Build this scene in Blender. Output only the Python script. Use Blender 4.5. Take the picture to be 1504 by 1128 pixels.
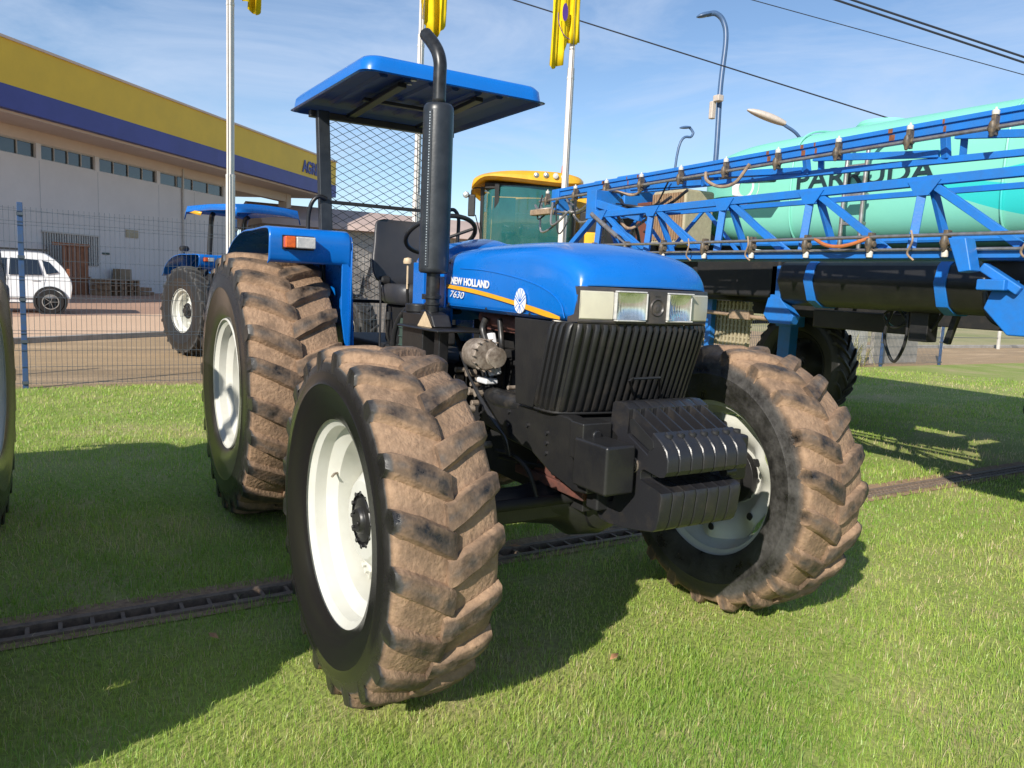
import bpy, bmesh, math, random
import numpy as np
from mathutils import Vector, Matrix
random.seed(7); rng = np.random.default_rng(7)
for o in list(bpy.data.objects): bpy.data.objects.remove(o, do_unlink=True)
scene = bpy.context.scene
COL = scene.collection
PI = math.pi
# ---------------------------------------------------------------- camera, sky, sun, exposure
CAM = Vector((2.6013, -1.953, 1.5151))
yaw, pitch, roll, fpx = 2.5937, -0.1289, 0.0463, 1132.05
Fv = Vector((math.cos(pitch)*math.cos(yaw), math.cos(pitch)*math.sin(yaw), math.sin(pitch)))
Rv = Vector((math.sin(yaw), -math.cos(yaw), 0)); Uv = Rv.cross(Fv)
R2 = math.cos(roll)*Rv + math.sin(roll)*Uv; U2 = -math.sin(roll)*Rv + math.cos(roll)*Uv
cd = bpy.data.cameras.new('camera'); cam = bpy.data.objects.new('camera', cd); COL.objects.link(cam)
cam.matrix_world = Matrix(((R2.x, U2.x, -Fv.x, CAM.x), (R2.y, U2.y, -Fv.y, CAM.y), (R2.z, U2.z, -Fv.z, CAM.z), (0, 0, 0, 1)))
cd.sensor_width = 36; cd.lens = fpx/1504*36; cd.clip_start = .05; cd.clip_end = 4000
scene.camera = cam
scene.render.resolution_x = 1024; scene.render.resolution_y = 768
SUN = Vector((0.9, -1.5, 1.0)).normalized()
sd = bpy.data.lights.new('sun', 'SUN'); sd.energy = 4.4; sd.angle = math.radians(.5); sd.color = (1, .94, .84)
sun = bpy.data.objects.new('sun', sd); COL.objects.link(sun)
sun.rotation_euler = SUN.to_track_quat('Z', 'Y').to_euler()
world = bpy.data.worlds.new('World'); scene.world = world; world.use_nodes = True
nt = world.node_tree; N = nt.nodes; L = nt.links; N.clear()
out = N.new('ShaderNodeOutputWorld'); bg = N.new('ShaderNodeBackground'); sky = N.new('ShaderNodeTexSky')
sky.sky_type = 'NISHITA'; sky.sun_disc = False
sky.sun_elevation = math.asin(SUN.z); sky.sun_rotation = math.atan2(SUN.x, SUN.y)
sky.air_density = 1.0; sky.dust_density = .0; sky.ozone_density = 3.0; sky.altitude = 600
tc = N.new('ShaderNodeTexCoord'); mp = N.new('ShaderNodeMapping'); mp.inputs['Scale'].default_value = (1.2, 2.0, 6.5)
mp.inputs['Rotation'].default_value = (.25, .1, .5)
nz = N.new('ShaderNodeTexNoise'); nz.inputs['Scale'].default_value = 1.6; nz.inputs['Detail'].default_value = 7; nz.inputs['Roughness'].default_value = .62
nz.inputs['Distortion'].default_value = .6
cr = N.new('ShaderNodeValToRGB'); cr.color_ramp.elements[0].position = .42; cr.color_ramp.elements[1].position = .82
cr.color_ramp.elements[0].color = (.0, .0, .0, 1); cr.color_ramp.elements[1].color = (.78, .78, .78, 1)
mx = N.new('ShaderNodeMix'); mx.data_type = 'RGBA'; mx.inputs['B'].default_value = (4.6, 5.4, 6.8, 1)
L.new(tc.outputs['Generated'], mp.inputs['Vector']); L.new(mp.outputs[0], nz.inputs['Vector']); L.new(nz.outputs['Fac'], cr.inputs[0])
L.new(cr.outputs[0], mx.inputs['Factor']); L.new(sky.outputs[0], mx.inputs['A']); L.new(mx.outputs['Result'], bg.inputs[0])
bg.inputs[1].default_value = .103; L.new(bg.outputs[0], out.inputs[0])
scene.view_settings.view_transform = 'Standard'; scene.view_settings.look = 'None'; scene.view_settings.gamma = 1
scene.view_settings.exposure = 0.50
scene.render.engine = 'CYCLES'; scene.cycles.max_bounces = 6

# ---------------------------------------------------------------- materials
def mat(name, col, rough=.5, metal=0, col2=None, nscale=6, namt=1.0, bump=0, bscale=60, coat=0, spec=.5, lo=.35, hi=.65, trans=0):
    m = bpy.data.materials.new(name); m.use_nodes = True
    t = m.node_tree; b = t.nodes['Principled BSDF']
    b.inputs['Roughness'].default_value = rough; b.inputs['Metallic'].default_value = metal
    b.inputs['Coat Weight'].default_value = coat; b.inputs['Coat Roughness'].default_value = .08
    b.inputs['Specular IOR Level'].default_value = spec
    if trans: b.inputs['Transmission Weight'].default_value = trans
    c = t.nodes.new('ShaderNodeTexCoord'); n = t.nodes.new('ShaderNodeTexNoise')
    n.inputs['Scale'].default_value = nscale; n.inputs['Detail'].default_value = 8; n.inputs['Roughness'].default_value = .65
    t.links.new(c.outputs['Object'], n.inputs['Vector'])
    r = t.nodes.new('ShaderNodeMapRange'); r.inputs['From Min'].default_value = lo; r.inputs['From Max'].default_value = hi
    r.inputs['To Max'].default_value = namt
    t.links.new(n.outputs['Fac'], r.inputs['Value'])
    x = t.nodes.new('ShaderNodeMix'); x.data_type = 'RGBA'
    x.inputs['A'].default_value = (*col, 1); x.inputs['B'].default_value = (*(col2 or tuple(v*.8 for v in col)), 1)
    t.links.new(r.outputs[0], x.inputs['Factor']); t.links.new(x.outputs['Result'], b.inputs['Base Color'])
    if bump:
        n2 = t.nodes.new('ShaderNodeTexNoise'); n2.inputs['Scale'].default_value = bscale; n2.inputs['Detail'].default_value = 5
        bp = t.nodes.new('ShaderNodeBump'); bp.inputs['Strength'].default_value = bump; bp.inputs['Distance'].default_value = .01
        t.links.new(c.outputs['Object'], n2.inputs['Vector']); t.links.new(n2.outputs['Fac'], bp.inputs['Height'])
        t.links.new(bp.outputs[0], b.inputs['Normal'])
    return m
M = {}
M['blue'] = mat('tractor_blue_paint', (.002, .150, .56), .26, col2=(.004, .135, .50), nscale=3, coat=.35, bump=.015, bscale=4)
def uneven_gloss(m, lo, hi, sc):
    t = m.node_tree; b = t.nodes['Principled BSDF']; c = t.nodes.new('ShaderNodeTexCoord'); n = t.nodes.new('ShaderNodeTexNoise'); n.inputs['Scale'].default_value = sc; n.inputs['Detail'].default_value = 9; n.inputs['Roughness'].default_value = .7
    r = t.nodes.new('ShaderNodeMapRange'); r.inputs['From Min'].default_value = .3; r.inputs['From Max'].default_value = .7; r.inputs['To Min'].default_value = lo; r.inputs['To Max'].default_value = hi
    t.links.new(c.outputs['Object'], n.inputs['Vector']); t.links.new(n.outputs['Fac'], r.inputs['Value']); t.links.new(r.outputs[0], b.inputs['Roughness'])
uneven_gloss(M['blue'], .18, .42, 7)
M['blue_old'] = mat('sprayer_blue_paint', (.014, .17, .56), .42, col2=(.03, .14, .40), nscale=9, bump=.1, lo=.4, hi=.75)
M['rust'] = mat('rust_patch', (.28, .09, .03), .85, col2=(.12, .05, .03), nscale=30)
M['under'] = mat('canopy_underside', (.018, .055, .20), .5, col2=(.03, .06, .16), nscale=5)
M['black'] = mat('black_paint', (.012, .012, .014), .38, col2=(.022, .021, .020), nscale=7, bump=.06, bscale=90)
M['weight'] = mat('cast_iron_black', (.018, .018, .021), .33, col2=(.040, .034, .028), nscale=14, bump=.10, bscale=120, lo=.5, hi=.8)
M['blackdull'] = mat('black_dull', (.010, .010, .011), .7, col2=(.035, .028, .022), nscale=9, lo=.5, hi=.85)
M['grille'] = mat('grille_plastic', (.016, .016, .017), .42, col2=(.060, .050, .040), nscale=6, namt=.7, lo=.5, hi=.85, bump=.05, bscale=80)
M['muffler'] = mat('muffler_black', (.014, .017, .022), .36, col2=(.03, .034, .04), nscale=10, bump=.05, bscale=70)
M['pipe'] = mat('exhaust_pipe', (.05, .052, .055), .35, col2=(.02, .02, .02), nscale=20, metal=.5)
M['chrome'] = mat('bright_metal', (.6, .6, .58), .3, metal=.9, nscale=20)
M['alu'] = mat('cast_aluminium', (.45, .38, .31), .55, col2=(.17, .13, .10), nscale=25, metal=.4, bump=.2)
M['rim'] = mat('white_rim_paint', (.62, .62, .57), .32, col2=(.54, .53, .47), nscale=6, namt=.7, bump=.02, bscale=15)
M['seat'] = mat('seat_vinyl', (.035, .036, .042), .42, col2=(.05, .048, .05), nscale=5, bump=.08, bscale=200)
M['lampface'] = mat('lamp_panel', (.045, .042, .045), .4, col2=(.10, .08, .065), nscale=12, lo=.45, hi=.8)
M['cream'] = mat('cream_lens', (.56, .53, .41), .22, col2=(.48, .45, .36), nscale=8, coat=.3)
M['yellow'] = mat('yellow_stripe', (.80, .40, .02), .35, nscale=5)
M['white'] = mat('white_marking', (.78, .78, .80), .4, nscale=5)
M['amber'] = mat('amber_lens', (.75, .13, .01), .2, col2=(.55, .08, .01), nscale=60, coat=.4)
M['clear'] = mat('clear_lens', (.62, .60, .56), .15, col2=(.42, .42, .42), nscale=40, coat=.5)
M['beige'] = mat('beige_plate', (.62, .47, .30), .5, nscale=30)
M['rubber'] = mat('hose_rubber', (.018, .018, .019), .36, col2=(.07, .06, .05), nscale=18, lo=.5, hi=.8)
M['rustred'] = mat('primer_red', (.16, .055, .04), .7, col2=(.07, .035, .03), nscale=20)
M['greenpart'] = mat('filter_green', (.045, .075, .06), .5, nscale=18)
M['wire'] = mat('fence_wire', (.10, .12, .15), .45, nscale=30, metal=.3)
M['fencepost'] = mat('fence_post_blue', (.03, .08, .22), .45, col2=(.05, .08, .14), nscale=20)
M['pole'] = mat('pole_white_paint', (.70, .66, .62), .38, col2=(.60, .54, .50), nscale=6, lo=.3, hi=.8)
M['flag'] = mat('flag_yellow', (.80, .58, .02), .9, col2=(.70, .47, .01), nscale=4, spec=.1)
M['purple'] = mat('flag_purple', (.10, .04, .28), .7)
M['teal'] = mat('tank_teal', (.22, .62, .48), .42, col2=(.19, .56, .45), nscale=.8)
M['teal2'] = mat('tank_wave_turquoise', (.02, .50, .52), .34, nscale=3, coat=.2)
M['letters'] = mat('tank_lettering', (.012, .035, .045), .5)
M['steelpipe'] = mat('spray_pipe_steel', (.46, .44, .42), .32, metal=.75, col2=(.30, .26, .22), nscale=20)
M['nozzle'] = mat('nozzle_white', (.70, .66, .58), .5, nscale=30)
M['copper'] = mat('orange_hose', (.50, .16, .05), .5, nscale=20)
M['tanhose'] = mat('tan_hose', (.40, .28, .18), .6, col2=(.2, .14, .10), nscale=20)
M['brass'] = mat('nozzle_body', (.05, .045, .04), .5, col2=(.18, .13, .08), nscale=40)
M['louvre'] = mat('louvre_beige', (.42, .36, .24), .5, nscale=20)
M['brown'] = mat('brown_panel', (.16, .05, .03), .6, nscale=10)
M['cabyellow'] = mat('harvester_yellow', (.80, .42, .015), .35, nscale=4, coat=.3)
M['glass'] = mat('cab_glass', (.03, .17, .17), .04, nscale=2, spec=.8, coat=.6); M['glass'].node_tree.nodes['Principled BSDF'].inputs['Alpha'].default_value = .62
M['carwhite'] = mat('car_white_paint', (.80, .80, .80), .25, coat=.6, nscale=3, namt=.3)
M['carglass'] = mat('car_glass', (.015, .02, .03), .06, spec=.8)
M['wall'] = mat('warehouse_wall', (.70, .68, .67), .8, col2=(.62, .60, .59), nscale=.6, lo=.3, hi=.75)
M['soffit'] = mat('soffit_cream', (.66, .55, .47), .8, col2=(.60, .49, .42), nscale=.7)
M['fasciay'] = mat('fascia_yellow', (.74, .50, .03), .55, col2=(.66, .45, .03), nscale=.6)
M['fasciab'] = mat('fascia_blue', (.045, .06, .30), .5, nscale=.6)
M['winglass'] = mat('window_glass', (.02, .03, .035), .08, spec=.8, col2=(.04, .05, .055), nscale=.8)
M['frame'] = mat('window_frame', (.55, .52, .48), .5, nscale=10)
M['wood'] = mat('pallet_wood', (.34, .21, .12), .8, col2=(.24, .14, .08), nscale=6, bump=.2)
M['woodred'] = mat('gate_wood', (.36, .16, .08), .75, col2=(.26, .11, .06), nscale=6)
M['card'] = mat('carton', (.30, .22, .14), .7, nscale=6)
M['concrete'] = mat('concrete', (.36, .34, .31), .85, col2=(.26, .24, .21), nscale=5, bump=.2)
M['panelwall'] = mat('whitewashed_panel', (.55, .53, .49), .85, col2=(.42, .40, .36), nscale=3)
M['stone'] = mat('rubble', (.12, .11, .10), .9, col2=(.22, .20, .18), nscale=14, bump=.5, bscale=30)
M['lamp'] = mat('street_lamp_head', (.55, .48, .42), .45, nscale=20)
M['lampblue'] = mat('street_lamp_pole', (.06, .12, .24), .4, nscale=5)
M['cable'] = mat('overhead_cable', (.02, .025, .04), .6)
M['roofpink'] = mat('far_roof', (.50, .38, .33), .8, nscale=.2)
M['farwall'] = mat('far_wall', (.42, .44, .46), .8, nscale=.2)
M['leaf'] = mat('dry_leaf', (.42, .20, .09), .7, col2=(.5, .3, .15), nscale=40)
M['bush'] = mat('bush_leaf', (.20, .22, .06), .7, col2=(.36, .30, .14), nscale=20)
def headlight_mat():
    m = mat('headlight_glass', (.78, .80, .78), .16, col2=(.50, .54, .50), nscale=18, metal=.85, coat=1.0)
    t = m.node_tree; b = t.nodes['Principled BSDF']; c = t.nodes.new('ShaderNodeTexCoord'); w = t.nodes.new('ShaderNodeTexWave')
    w.inputs['Scale'].default_value = 22; w.bands_direction = 'Y'; w.inputs['Distortion'].default_value = 1.0
    bp = t.nodes.new('ShaderNodeBump'); bp.inputs['Strength'].default_value = .12; bp.inputs['Distance'].default_value = .01
    t.links.new(c.outputs['Object'], w.inputs['Vector']); t.links.new(w.outputs['Fac'], bp.inputs['Height']); t.links.new(bp.outputs[0], b.inputs['Normal'])
    return m
M['headlight'] = headlight_mat()
def tyre_mat(name, dust=(.40, .262, .165), gloss=.24):
    m = bpy.data.materials.new(name); m.use_nodes = True; t = m.node_tree; b = t.nodes['Principled BSDF']
    a = t.nodes.new('ShaderNodeAttribute'); a.attribute_name = 'dust'
    c = t.nodes.new('ShaderNodeTexCoord')
    n = t.nodes.new('ShaderNodeTexNoise'); n.inputs['Scale'].default_value = 9; n.inputs['Detail'].default_value = 10; n.inputs['Roughness'].default_value = .7
    n2 = t.nodes.new('ShaderNodeTexNoise'); n2.inputs['Scale'].default_value = 55; n2.inputs['Detail'].default_value = 6
    t.links.new(c.outputs['Object'], n.inputs['Vector']); t.links.new(c.outputs['Object'], n2.inputs['Vector'])
    ad = t.nodes.new('ShaderNodeMath'); ad.operation = 'ADD'; t.links.new(a.outputs['Fac'], ad.inputs[0])
    mr = t.nodes.new('ShaderNodeMapRange'); mr.inputs['From Min'].default_value = .3; mr.inputs['From Max'].default_value = .7
    mr.inputs['To Min'].default_value = -.46; mr.inputs['To Max'].default_value = .40; t.links.new(n.outputs['Fac'], mr.inputs['Value'])
    sc = t.nodes.new('ShaderNodeMath'); sc.operation = 'MULTIPLY'; t.links.new(mr.outputs[0], sc.inputs[0])
    pw = t.nodes.new('ShaderNodeMath'); pw.operation = 'MINIMUM'; pw.inputs[1].default_value = 1; 
    m3 = t.nodes.new('ShaderNodeMath'); m3.operation = 'MULTIPLY'; m3.inputs[1].default_value = 3; t.links.new(a.outputs['Fac'], m3.inputs[0]); t.links.new(m3.outputs[0], pw.inputs[0])
    t.links.new(pw.outputs[0], sc.inputs[1]); t.links.new(sc.outputs[0], ad.inputs[1]); ad.use_clamp = True
    dm = t.nodes.new('ShaderNodeMix'); dm.data_type = 'RGBA'; dm.inputs['A'].default_value = (*dust, 1); dm.inputs['B'].default_value = (dust[0]*.62, dust[1]*.58, dust[2]*.55, 1)
    t.links.new(n2.outputs['Fac'], dm.inputs['Factor'])
    x = t.nodes.new('ShaderNodeMix'); x.data_type = 'RGBA'; x.inputs['A'].default_value = (.014, .013, .0125, 1)
    gm = t.nodes.new('ShaderNodeMapRange'); gm.inputs['From Min'].default_value = .26; gm.inputs['From Max'].default_value = .42; t.links.new(a.outputs['Fac'], gm.inputs['Value'])
    gx = t.nodes.new('ShaderNodeMix'); gx.data_type = 'RGBA'; gx.inputs['A'].default_value = (.17, .16, .15, 1); t.links.new(gm.outputs[0], gx.inputs['Factor']); t.links.new(dm.outputs['Result'], gx.inputs['B'])
    t.links.new(ad.outputs[0], x.inputs['Factor']); t.links.new(gx.outputs['Result'], x.inputs['B']); t.links.new(x.outputs['Result'], b.inputs['Base Color'])
    rr = t.nodes.new('ShaderNodeMapRange'); rr.inputs['From Max'].default_value = .35; rr.inputs['To Min'].default_value = gloss; rr.inputs['To Max'].default_value = .85
    t.links.new(ad.outputs[0], rr.inputs['Value']); t.links.new(rr.outputs[0], b.inputs['Roughness'])
    bp = t.nodes.new('ShaderNodeBump'); bp.inputs['Strength'].default_value = .7; bp.inputs['Distance'].default_value = .012
    bs = t.nodes.new('ShaderNodeMath'); bs.operation = 'MULTIPLY'; t.links.new(n2.outputs['Fac'], bs.inputs[0]); t.links.new(ad.outputs[0], bs.inputs[1]); t.links.new(bs.outputs[0], bp.inputs['Height']); t.links.new(bp.outputs[0], b.inputs['Normal'])
    return m
M['tyre'] = tyre_mat('dusty_tyre')
M['tyre2'] = tyre_mat('clean_tyre', dust=(.05, .05, .05), gloss=.4)

# ---------------------------------------------------------------- mesh helpers
class MB:
    def __init__(s): s.v = []; s.f = []; s.attr = []; s.marks = []
    def add(s, vs, fs, a=None):
        o = len(s.v); s.marks.append((o, len(s.f))); s.v += [tuple(p) for p in vs]; s.f += [tuple(i+o for i in f) for f in fs]
        s.attr += (a if a is not None else [0.0]*len(vs)); return s
    def box(s, x0, x1, y0, y1, z0, z1, mtx=None):
        P = [Vector(p) for p in ((x0,y0,z0),(x1,y0,z0),(x1,y1,z0),(x0,y1,z0),(x0,y0,z1),(x1,y0,z1),(x1,y1,z1),(x0,y1,z1))]
        if mtx is not None: P = [mtx @ p for p in P]
        return s.add(P, [(0,3,2,1),(4,5,6,7),(0,1,5,4),(1,2,6,5),(2,3,7,6),(3,0,4,7)])
    def bar(s, p, q, w, h, up=(0,0,1)):
        p = Vector(p); q = Vector(q); d = (q-p); l = d.length; d.normalize(); u = Vector(up)
        r = d.cross(u)
        if r.length < 1e-4: r = d.cross(Vector((1,0,0)))
        r.normalize(); u = r.cross(d)
        P = [p + r*a*w/2 + u*b*h/2 for a,b in ((-1,-1),(1,-1),(1,1),(-1,1))]; Q = [v+d*l for v in P]
        return s.add(P+Q, [(3,2,1,0),(4,5,6,7),(0,1,5,4),(1,2,6,5),(2,3,7,6),(3,0,4,7)])
    def tube(s, pts, r, n=12, caps=True, close=False):
        pts = [Vector(p) for p in pts]; k = len(pts); rs = r if isinstance(r, (list, tuple)) else [r]*k
        prev = None; vs = []
        for i, p in enumerate(pts):
            t = (pts[min(i+1,k-1)] - pts[max(i-1,0)]) if not close else (pts[(i+1)%k]-pts[(i-1)%k])
            t.normalize()
            if prev is None:
                a = Vector((0,0,1)) if abs(t.z) < .9 else Vector((1,0,0)); u = t.cross(a).normalized()
            else:
                u = prev - t*prev.dot(t); u.normalize()
            prev = u; w = t.cross(u)
            vs += [p + (u*math.cos(2*PI*j/n) + w*math.sin(2*PI*j/n))*rs[i] for j in range(n)]
        fs = [(i*n+j, i*n+(j+1)%n, ((i+1)%k)*n+(j+1)%n, ((i+1)%k)*n+j) for i in range(k if close else k-1) for j in range(n)]
        if caps and not close: fs += [tuple(range(n-1,-1,-1)), tuple((k-1)*n+j for j in range(n))]
        return s.add(vs, fs)
    def cyl(s, p, q, r0, r1=None, n=16): return s.tube([p, q], [r0, r0 if r1 is None else r1], n)
    def lathe(s, prof, org=(0,0,0), axis='Y', n=48, a=None, close=False):
        ox, oy, oz = org; vs = []; at = []; k = len(prof)
        for j in range(n):
            c, sn = math.cos(2*PI*j/n), math.sin(2*PI*j/n)
            for i, (r, h) in enumerate(prof):
                if axis == 'Y': vs.append((ox+r*c, oy+h, oz+r*sn))
                elif axis == 'Z': vs.append((ox+r*c, oy+r*sn, oz+h))
                else: vs.append((ox+h, oy+r*c, oz+r*sn))
                at.append(a[i] if a else 0.0)
        fs = [(j*k+i, j*k+i+1, ((j+1)%n)*k+i+1, ((j+1)%n)*k+i) for j in range(n) for i in range(k-1)]
        if close: fs += [(j*k+k-1, j*k, ((j+1)%n)*k, ((j+1)%n)*k+k-1) for j in range(n)]
        return s.add(vs, fs, at)
    def prism(s, poly, a0, a1, axis='Y'):
        def P(u, v, a): return (u, a, v) if axis == 'Y' else ((a, u, v) if axis == 'X' else (u, v, a))
        n = len(poly); vs = [P(u,v,a0) for u,v in poly] + [P(u,v,a1) for u,v in poly]
        return s.add(vs, [tuple(range(n)), tuple(range(2*n-1,n-1,-1))] + [(i, (i+1)%n, n+(i+1)%n, n+i) for i in range(n)])
    def grid(s, rows, close=False):
        k = len(rows[0]); vs = [p for r in rows for p in r]; R = len(rows)
        return s.add(vs, [(i*k+j, i*k+j+1, ((i+1)%R)*k+j+1, ((i+1)%R)*k+j) for i in range(R if close else R-1) for j in range(k-1)])
    def each(s, name, m, parent=None, **kw):
        r = []
        for a, b in zip(s.marks, s.marks[1:]+[None]):
            q = MB(); va, fa = a; vb, fb = b if b else (len(s.v), len(s.f))
            q.add(s.v[va:vb], [tuple(i-va for i in f) for f in s.f[fa:fb]]); r.append(q.build(name, m, parent, **kw))
        return r
    def build(s, name, m, parent=None, bevel=0, seg=2, sharp=38, attr=None, fixn=True, smooth=True, solid=0, label=None):
        me = bpy.data.meshes.new(name); me.from_pydata([tuple(v) for v in s.v], [], s.f)
        if attr:
            at = me.attributes.new(attr, 'FLOAT', 'POINT'); at.data.foreach_set('value', s.attr)
        if fixn:
            bm = bmesh.new(); bm.from_mesh(me); bmesh.ops.recalc_face_normals(bm, faces=bm.faces); bm.to_mesh(me); bm.free()
        if isinstance(m, (list, tuple)):
            for q in m: me.materials.append(q)
        else: me.materials.append(m)
        if smooth:
            me.polygons.foreach_set('use_smooth', [True]*len(me.polygons)); me.set_sharp_from_angle(angle=math.radians(sharp))
        o = bpy.data.objects.new(name, me); COL.objects.link(o)
        if parent: o.parent = parent
        if solid:
            md = o.modifiers.new('thickness', 'SOLIDIFY'); md.thickness = solid; md.offset = -1
        if bevel:
            md = o.modifiers.new('bevel', 'BEVEL'); md.width = bevel; md.segments = seg; md.limit_method = 'ANGLE'; md.angle_limit = math.radians(40); md.harden_normals = True
        if label: o['label'] = label
        return o
def empty(name, loc, label, cat, group=None, rz=0, parent=None):
    o = bpy.data.objects.new(name, None); COL.objects.link(o); o.location = loc; o.rotation_euler.z = rz; o.empty_display_size = .2
    if parent: o.parent = parent; return o
    tag(o, label, cat, group); return o
def tag(o, label, cat, group=None):
    o['label'] = label; o['category'] = cat
    if group: o['group'] = group
    return o
def structure(o, kind='structure', label=None):
    o['kind'] = kind
    if label: o['label'] = label
    return o
def copy_tree(o, parent=None):
    kids = list(o.children); c = o.copy(); COL.objects.link(c)
    if parent: c.parent = parent
    for k in kids: copy_tree(k, c)
    return c
def put_text(name, s, m, parent, org, ux, uy, w, h, ext=.002, shear=0, bold=.0):
    """text mesh fitted to w x h, origin org = lower left, ux/uy = unit directions"""
    cu = bpy.data.curves.new(name, 'FONT'); cu.body = s; cu.size = 1; cu.offset = bold; cu.shear = shear; cu.resolution_u = 4
    to = bpy.data.objects.new(name+'_curve', cu); COL.objects.link(to)
    bpy.context.view_layer.update()
    me = bpy.data.meshes.new_from_object(to.evaluated_get(bpy.context.evaluated_depsgraph_get()))
    bpy.data.objects.remove(to, do_unlink=True)
    co = np.array([v.co[:] for v in me.vertices]); mn = co.min(0); sz = co.max(0)-mn
    ux = Vector(ux).normalized(); uy = Vector(uy).normalized(); nn = ux.cross(uy)
    mb = MB(); n = len(me.vertices); vs = []
    for layer in (0, 1):
        for c in co:
            vs.append(Vector(org) + ux*((c[0]-mn[0])/sz[0]*w) + uy*((c[1]-mn[1])/sz[1]*h) + nn*ext*layer)
    fs = [tuple(p.vertices) for p in me.polygons]; tops = [tuple(i+n for i in f) for f in fs]
    cnt = {}
    for f in fs:
        for a, b in zip(f, f[1:]+f[:1]): cnt.setdefault(tuple(sorted((a,b))), []).append((a,b))
    side = [(e[0][0], e[0][1], e[0][1]+n, e[0][0]+n) for e in cnt.values() if len(e) == 1]
    mb.add(vs, tops + [f[::-1] for f in fs] + side)
    bpy.data.meshes.remove(me)
    return mb.build(name, m, parent, smooth=False, fixn=False)
def spline(pts, n):
    pts = [np.array(p, float) for p in pts]; P = [2*pts[0]-pts[1]] + pts + [2*pts[-1]-pts[-2]]; outp = []
    for i in range(len(pts)-1):
        p0, p1, p2, p3 = P[i:i+4]
        for k in range(n):
            t = k/n; outp.append(.5*((2*p1)+(-p0+p2)*t+(2*p0-5*p1+4*p2-p3)*t*t+(-p0+3*p1-3*p2+p3)*t**3))
    outp.append(pts[-1]); return outp

# ---------------------------------------------------------------- tyres and wheels
def tyre_mesh(R, w, rimr, nl, h, lugw, side, dusty=1.0, inner_dust=.21, delta=.105):
    """axis Y, centre at origin; side=-1 : outer face towards -Y"""
    mb = MB(); Rs = R-h
    half = [(.40*w, rimr-.012), (.435*w, rimr+.006), (.452*w, rimr+.03), (.487*w, rimr+.25*(Rs-rimr)), (.5*w, rimr+.5*(Rs-rimr)), (.5*w+.003, rimr+.5*(Rs-rimr)+.008), (.4995*w, rimr+.5*(Rs-rimr)+.016), (.497*w, rimr+.68*(Rs-rimr)),
            (.482*w, rimr+.86*(Rs-rimr)), (.455*w, Rs-.012), (.40*w, Rs-.001), (.25*w, Rs+.005), (.1*w, Rs+.008)]
    prof = [(r, y) for y, r in half] + [(Rs+.009, 0)] + [(r, -y) for y, r in half[::-1]]
    a = []
    for r, y in prof:
        outer = (y*side > 0)
        if r > Rs-.02: a.append(.86*dusty)
        elif r > rimr+.86*(Rs-rimr)-.001: a.append((.06 if outer else .38)*dusty)
        else: a.append((.0 if outer else inner_dust)*dusty)
    # finer sections at the shoulder so dirt ends there
    mb.lathe(prof, n=96, a=a)
    rr = random.Random(int(R*1000)+nl)
    for sgn in (-1, 1):
        for k in range(nl):
            th0 = 2*PI*(k + (.5 if sgn > 0 else 0))/nl + rr.uniform(-.016, .016)
            rows = []; at = []; T = 9
            hj = rr.uniform(.82, 1.04)
            for i in range(T+1):
                t = i/T
                if t < .12:   # flank running down the shoulder
                    q = t/.12; y = sgn*w*(.488 - .010*q); rt = Rs-.055+ q*(.055+h*.55); rb = Rs-.075 + q*.06; off = 0; ww = lugw*.62
                else:
                    q = (t-.12)/.88; y = sgn*w*(.478 - .51*q); crown = h*(1 - .12*(abs(y)/(.5*w))**2*1.2)*hj
                    rt = Rs + crown; rb = Rs-.004; off = delta/R*(q**1.08); ww = lugw*(.66+.34*q**.6)
                    if i == T: rt -= h*.25
                    if q < .15: rt -= h*.18
                th = th0 - off; hw = ww/2/R
                dw = .0085/R
                row = [(rb, -hw-dw*1.6), (rb+(rt-rb)*.80, -hw-dw*.3), (rt, -hw+dw*.6), (rt+.0015, 0), (rt, hw-dw*.6), (rb+(rt-rb)*.80, hw+dw*.3), (rb, hw+dw*1.6)]
                skew = .0
                rows.append([((r+rr.uniform(-.0022, .0016))*math.cos(th+dd+rr.uniform(-.0028, .0028)), y+rr.uniform(-.002, .002), (r+rr.uniform(-.001, .001))*math.sin(th+dd+rr.uniform(-.0028, .0028))) for r, dd in row])
                outer = (sgn == side) and t < .13
                inn = .12 if outer else 1.0
                base = [.97, .75, .44, .34, .44, .72, .97]
                at += [b*inn*dusty + rr.uniform(-.05, .08)*dusty*inn for b in base]
            o = len(mb.v); mb.grid(rows); mb.attr[o:] = at
            mb.add(rows[0], [tuple(range(7))], at[:7]); mb.add(rows[-1], [tuple(range(6,-1,-1))], [.5*dusty]*7)
    return mb
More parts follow.
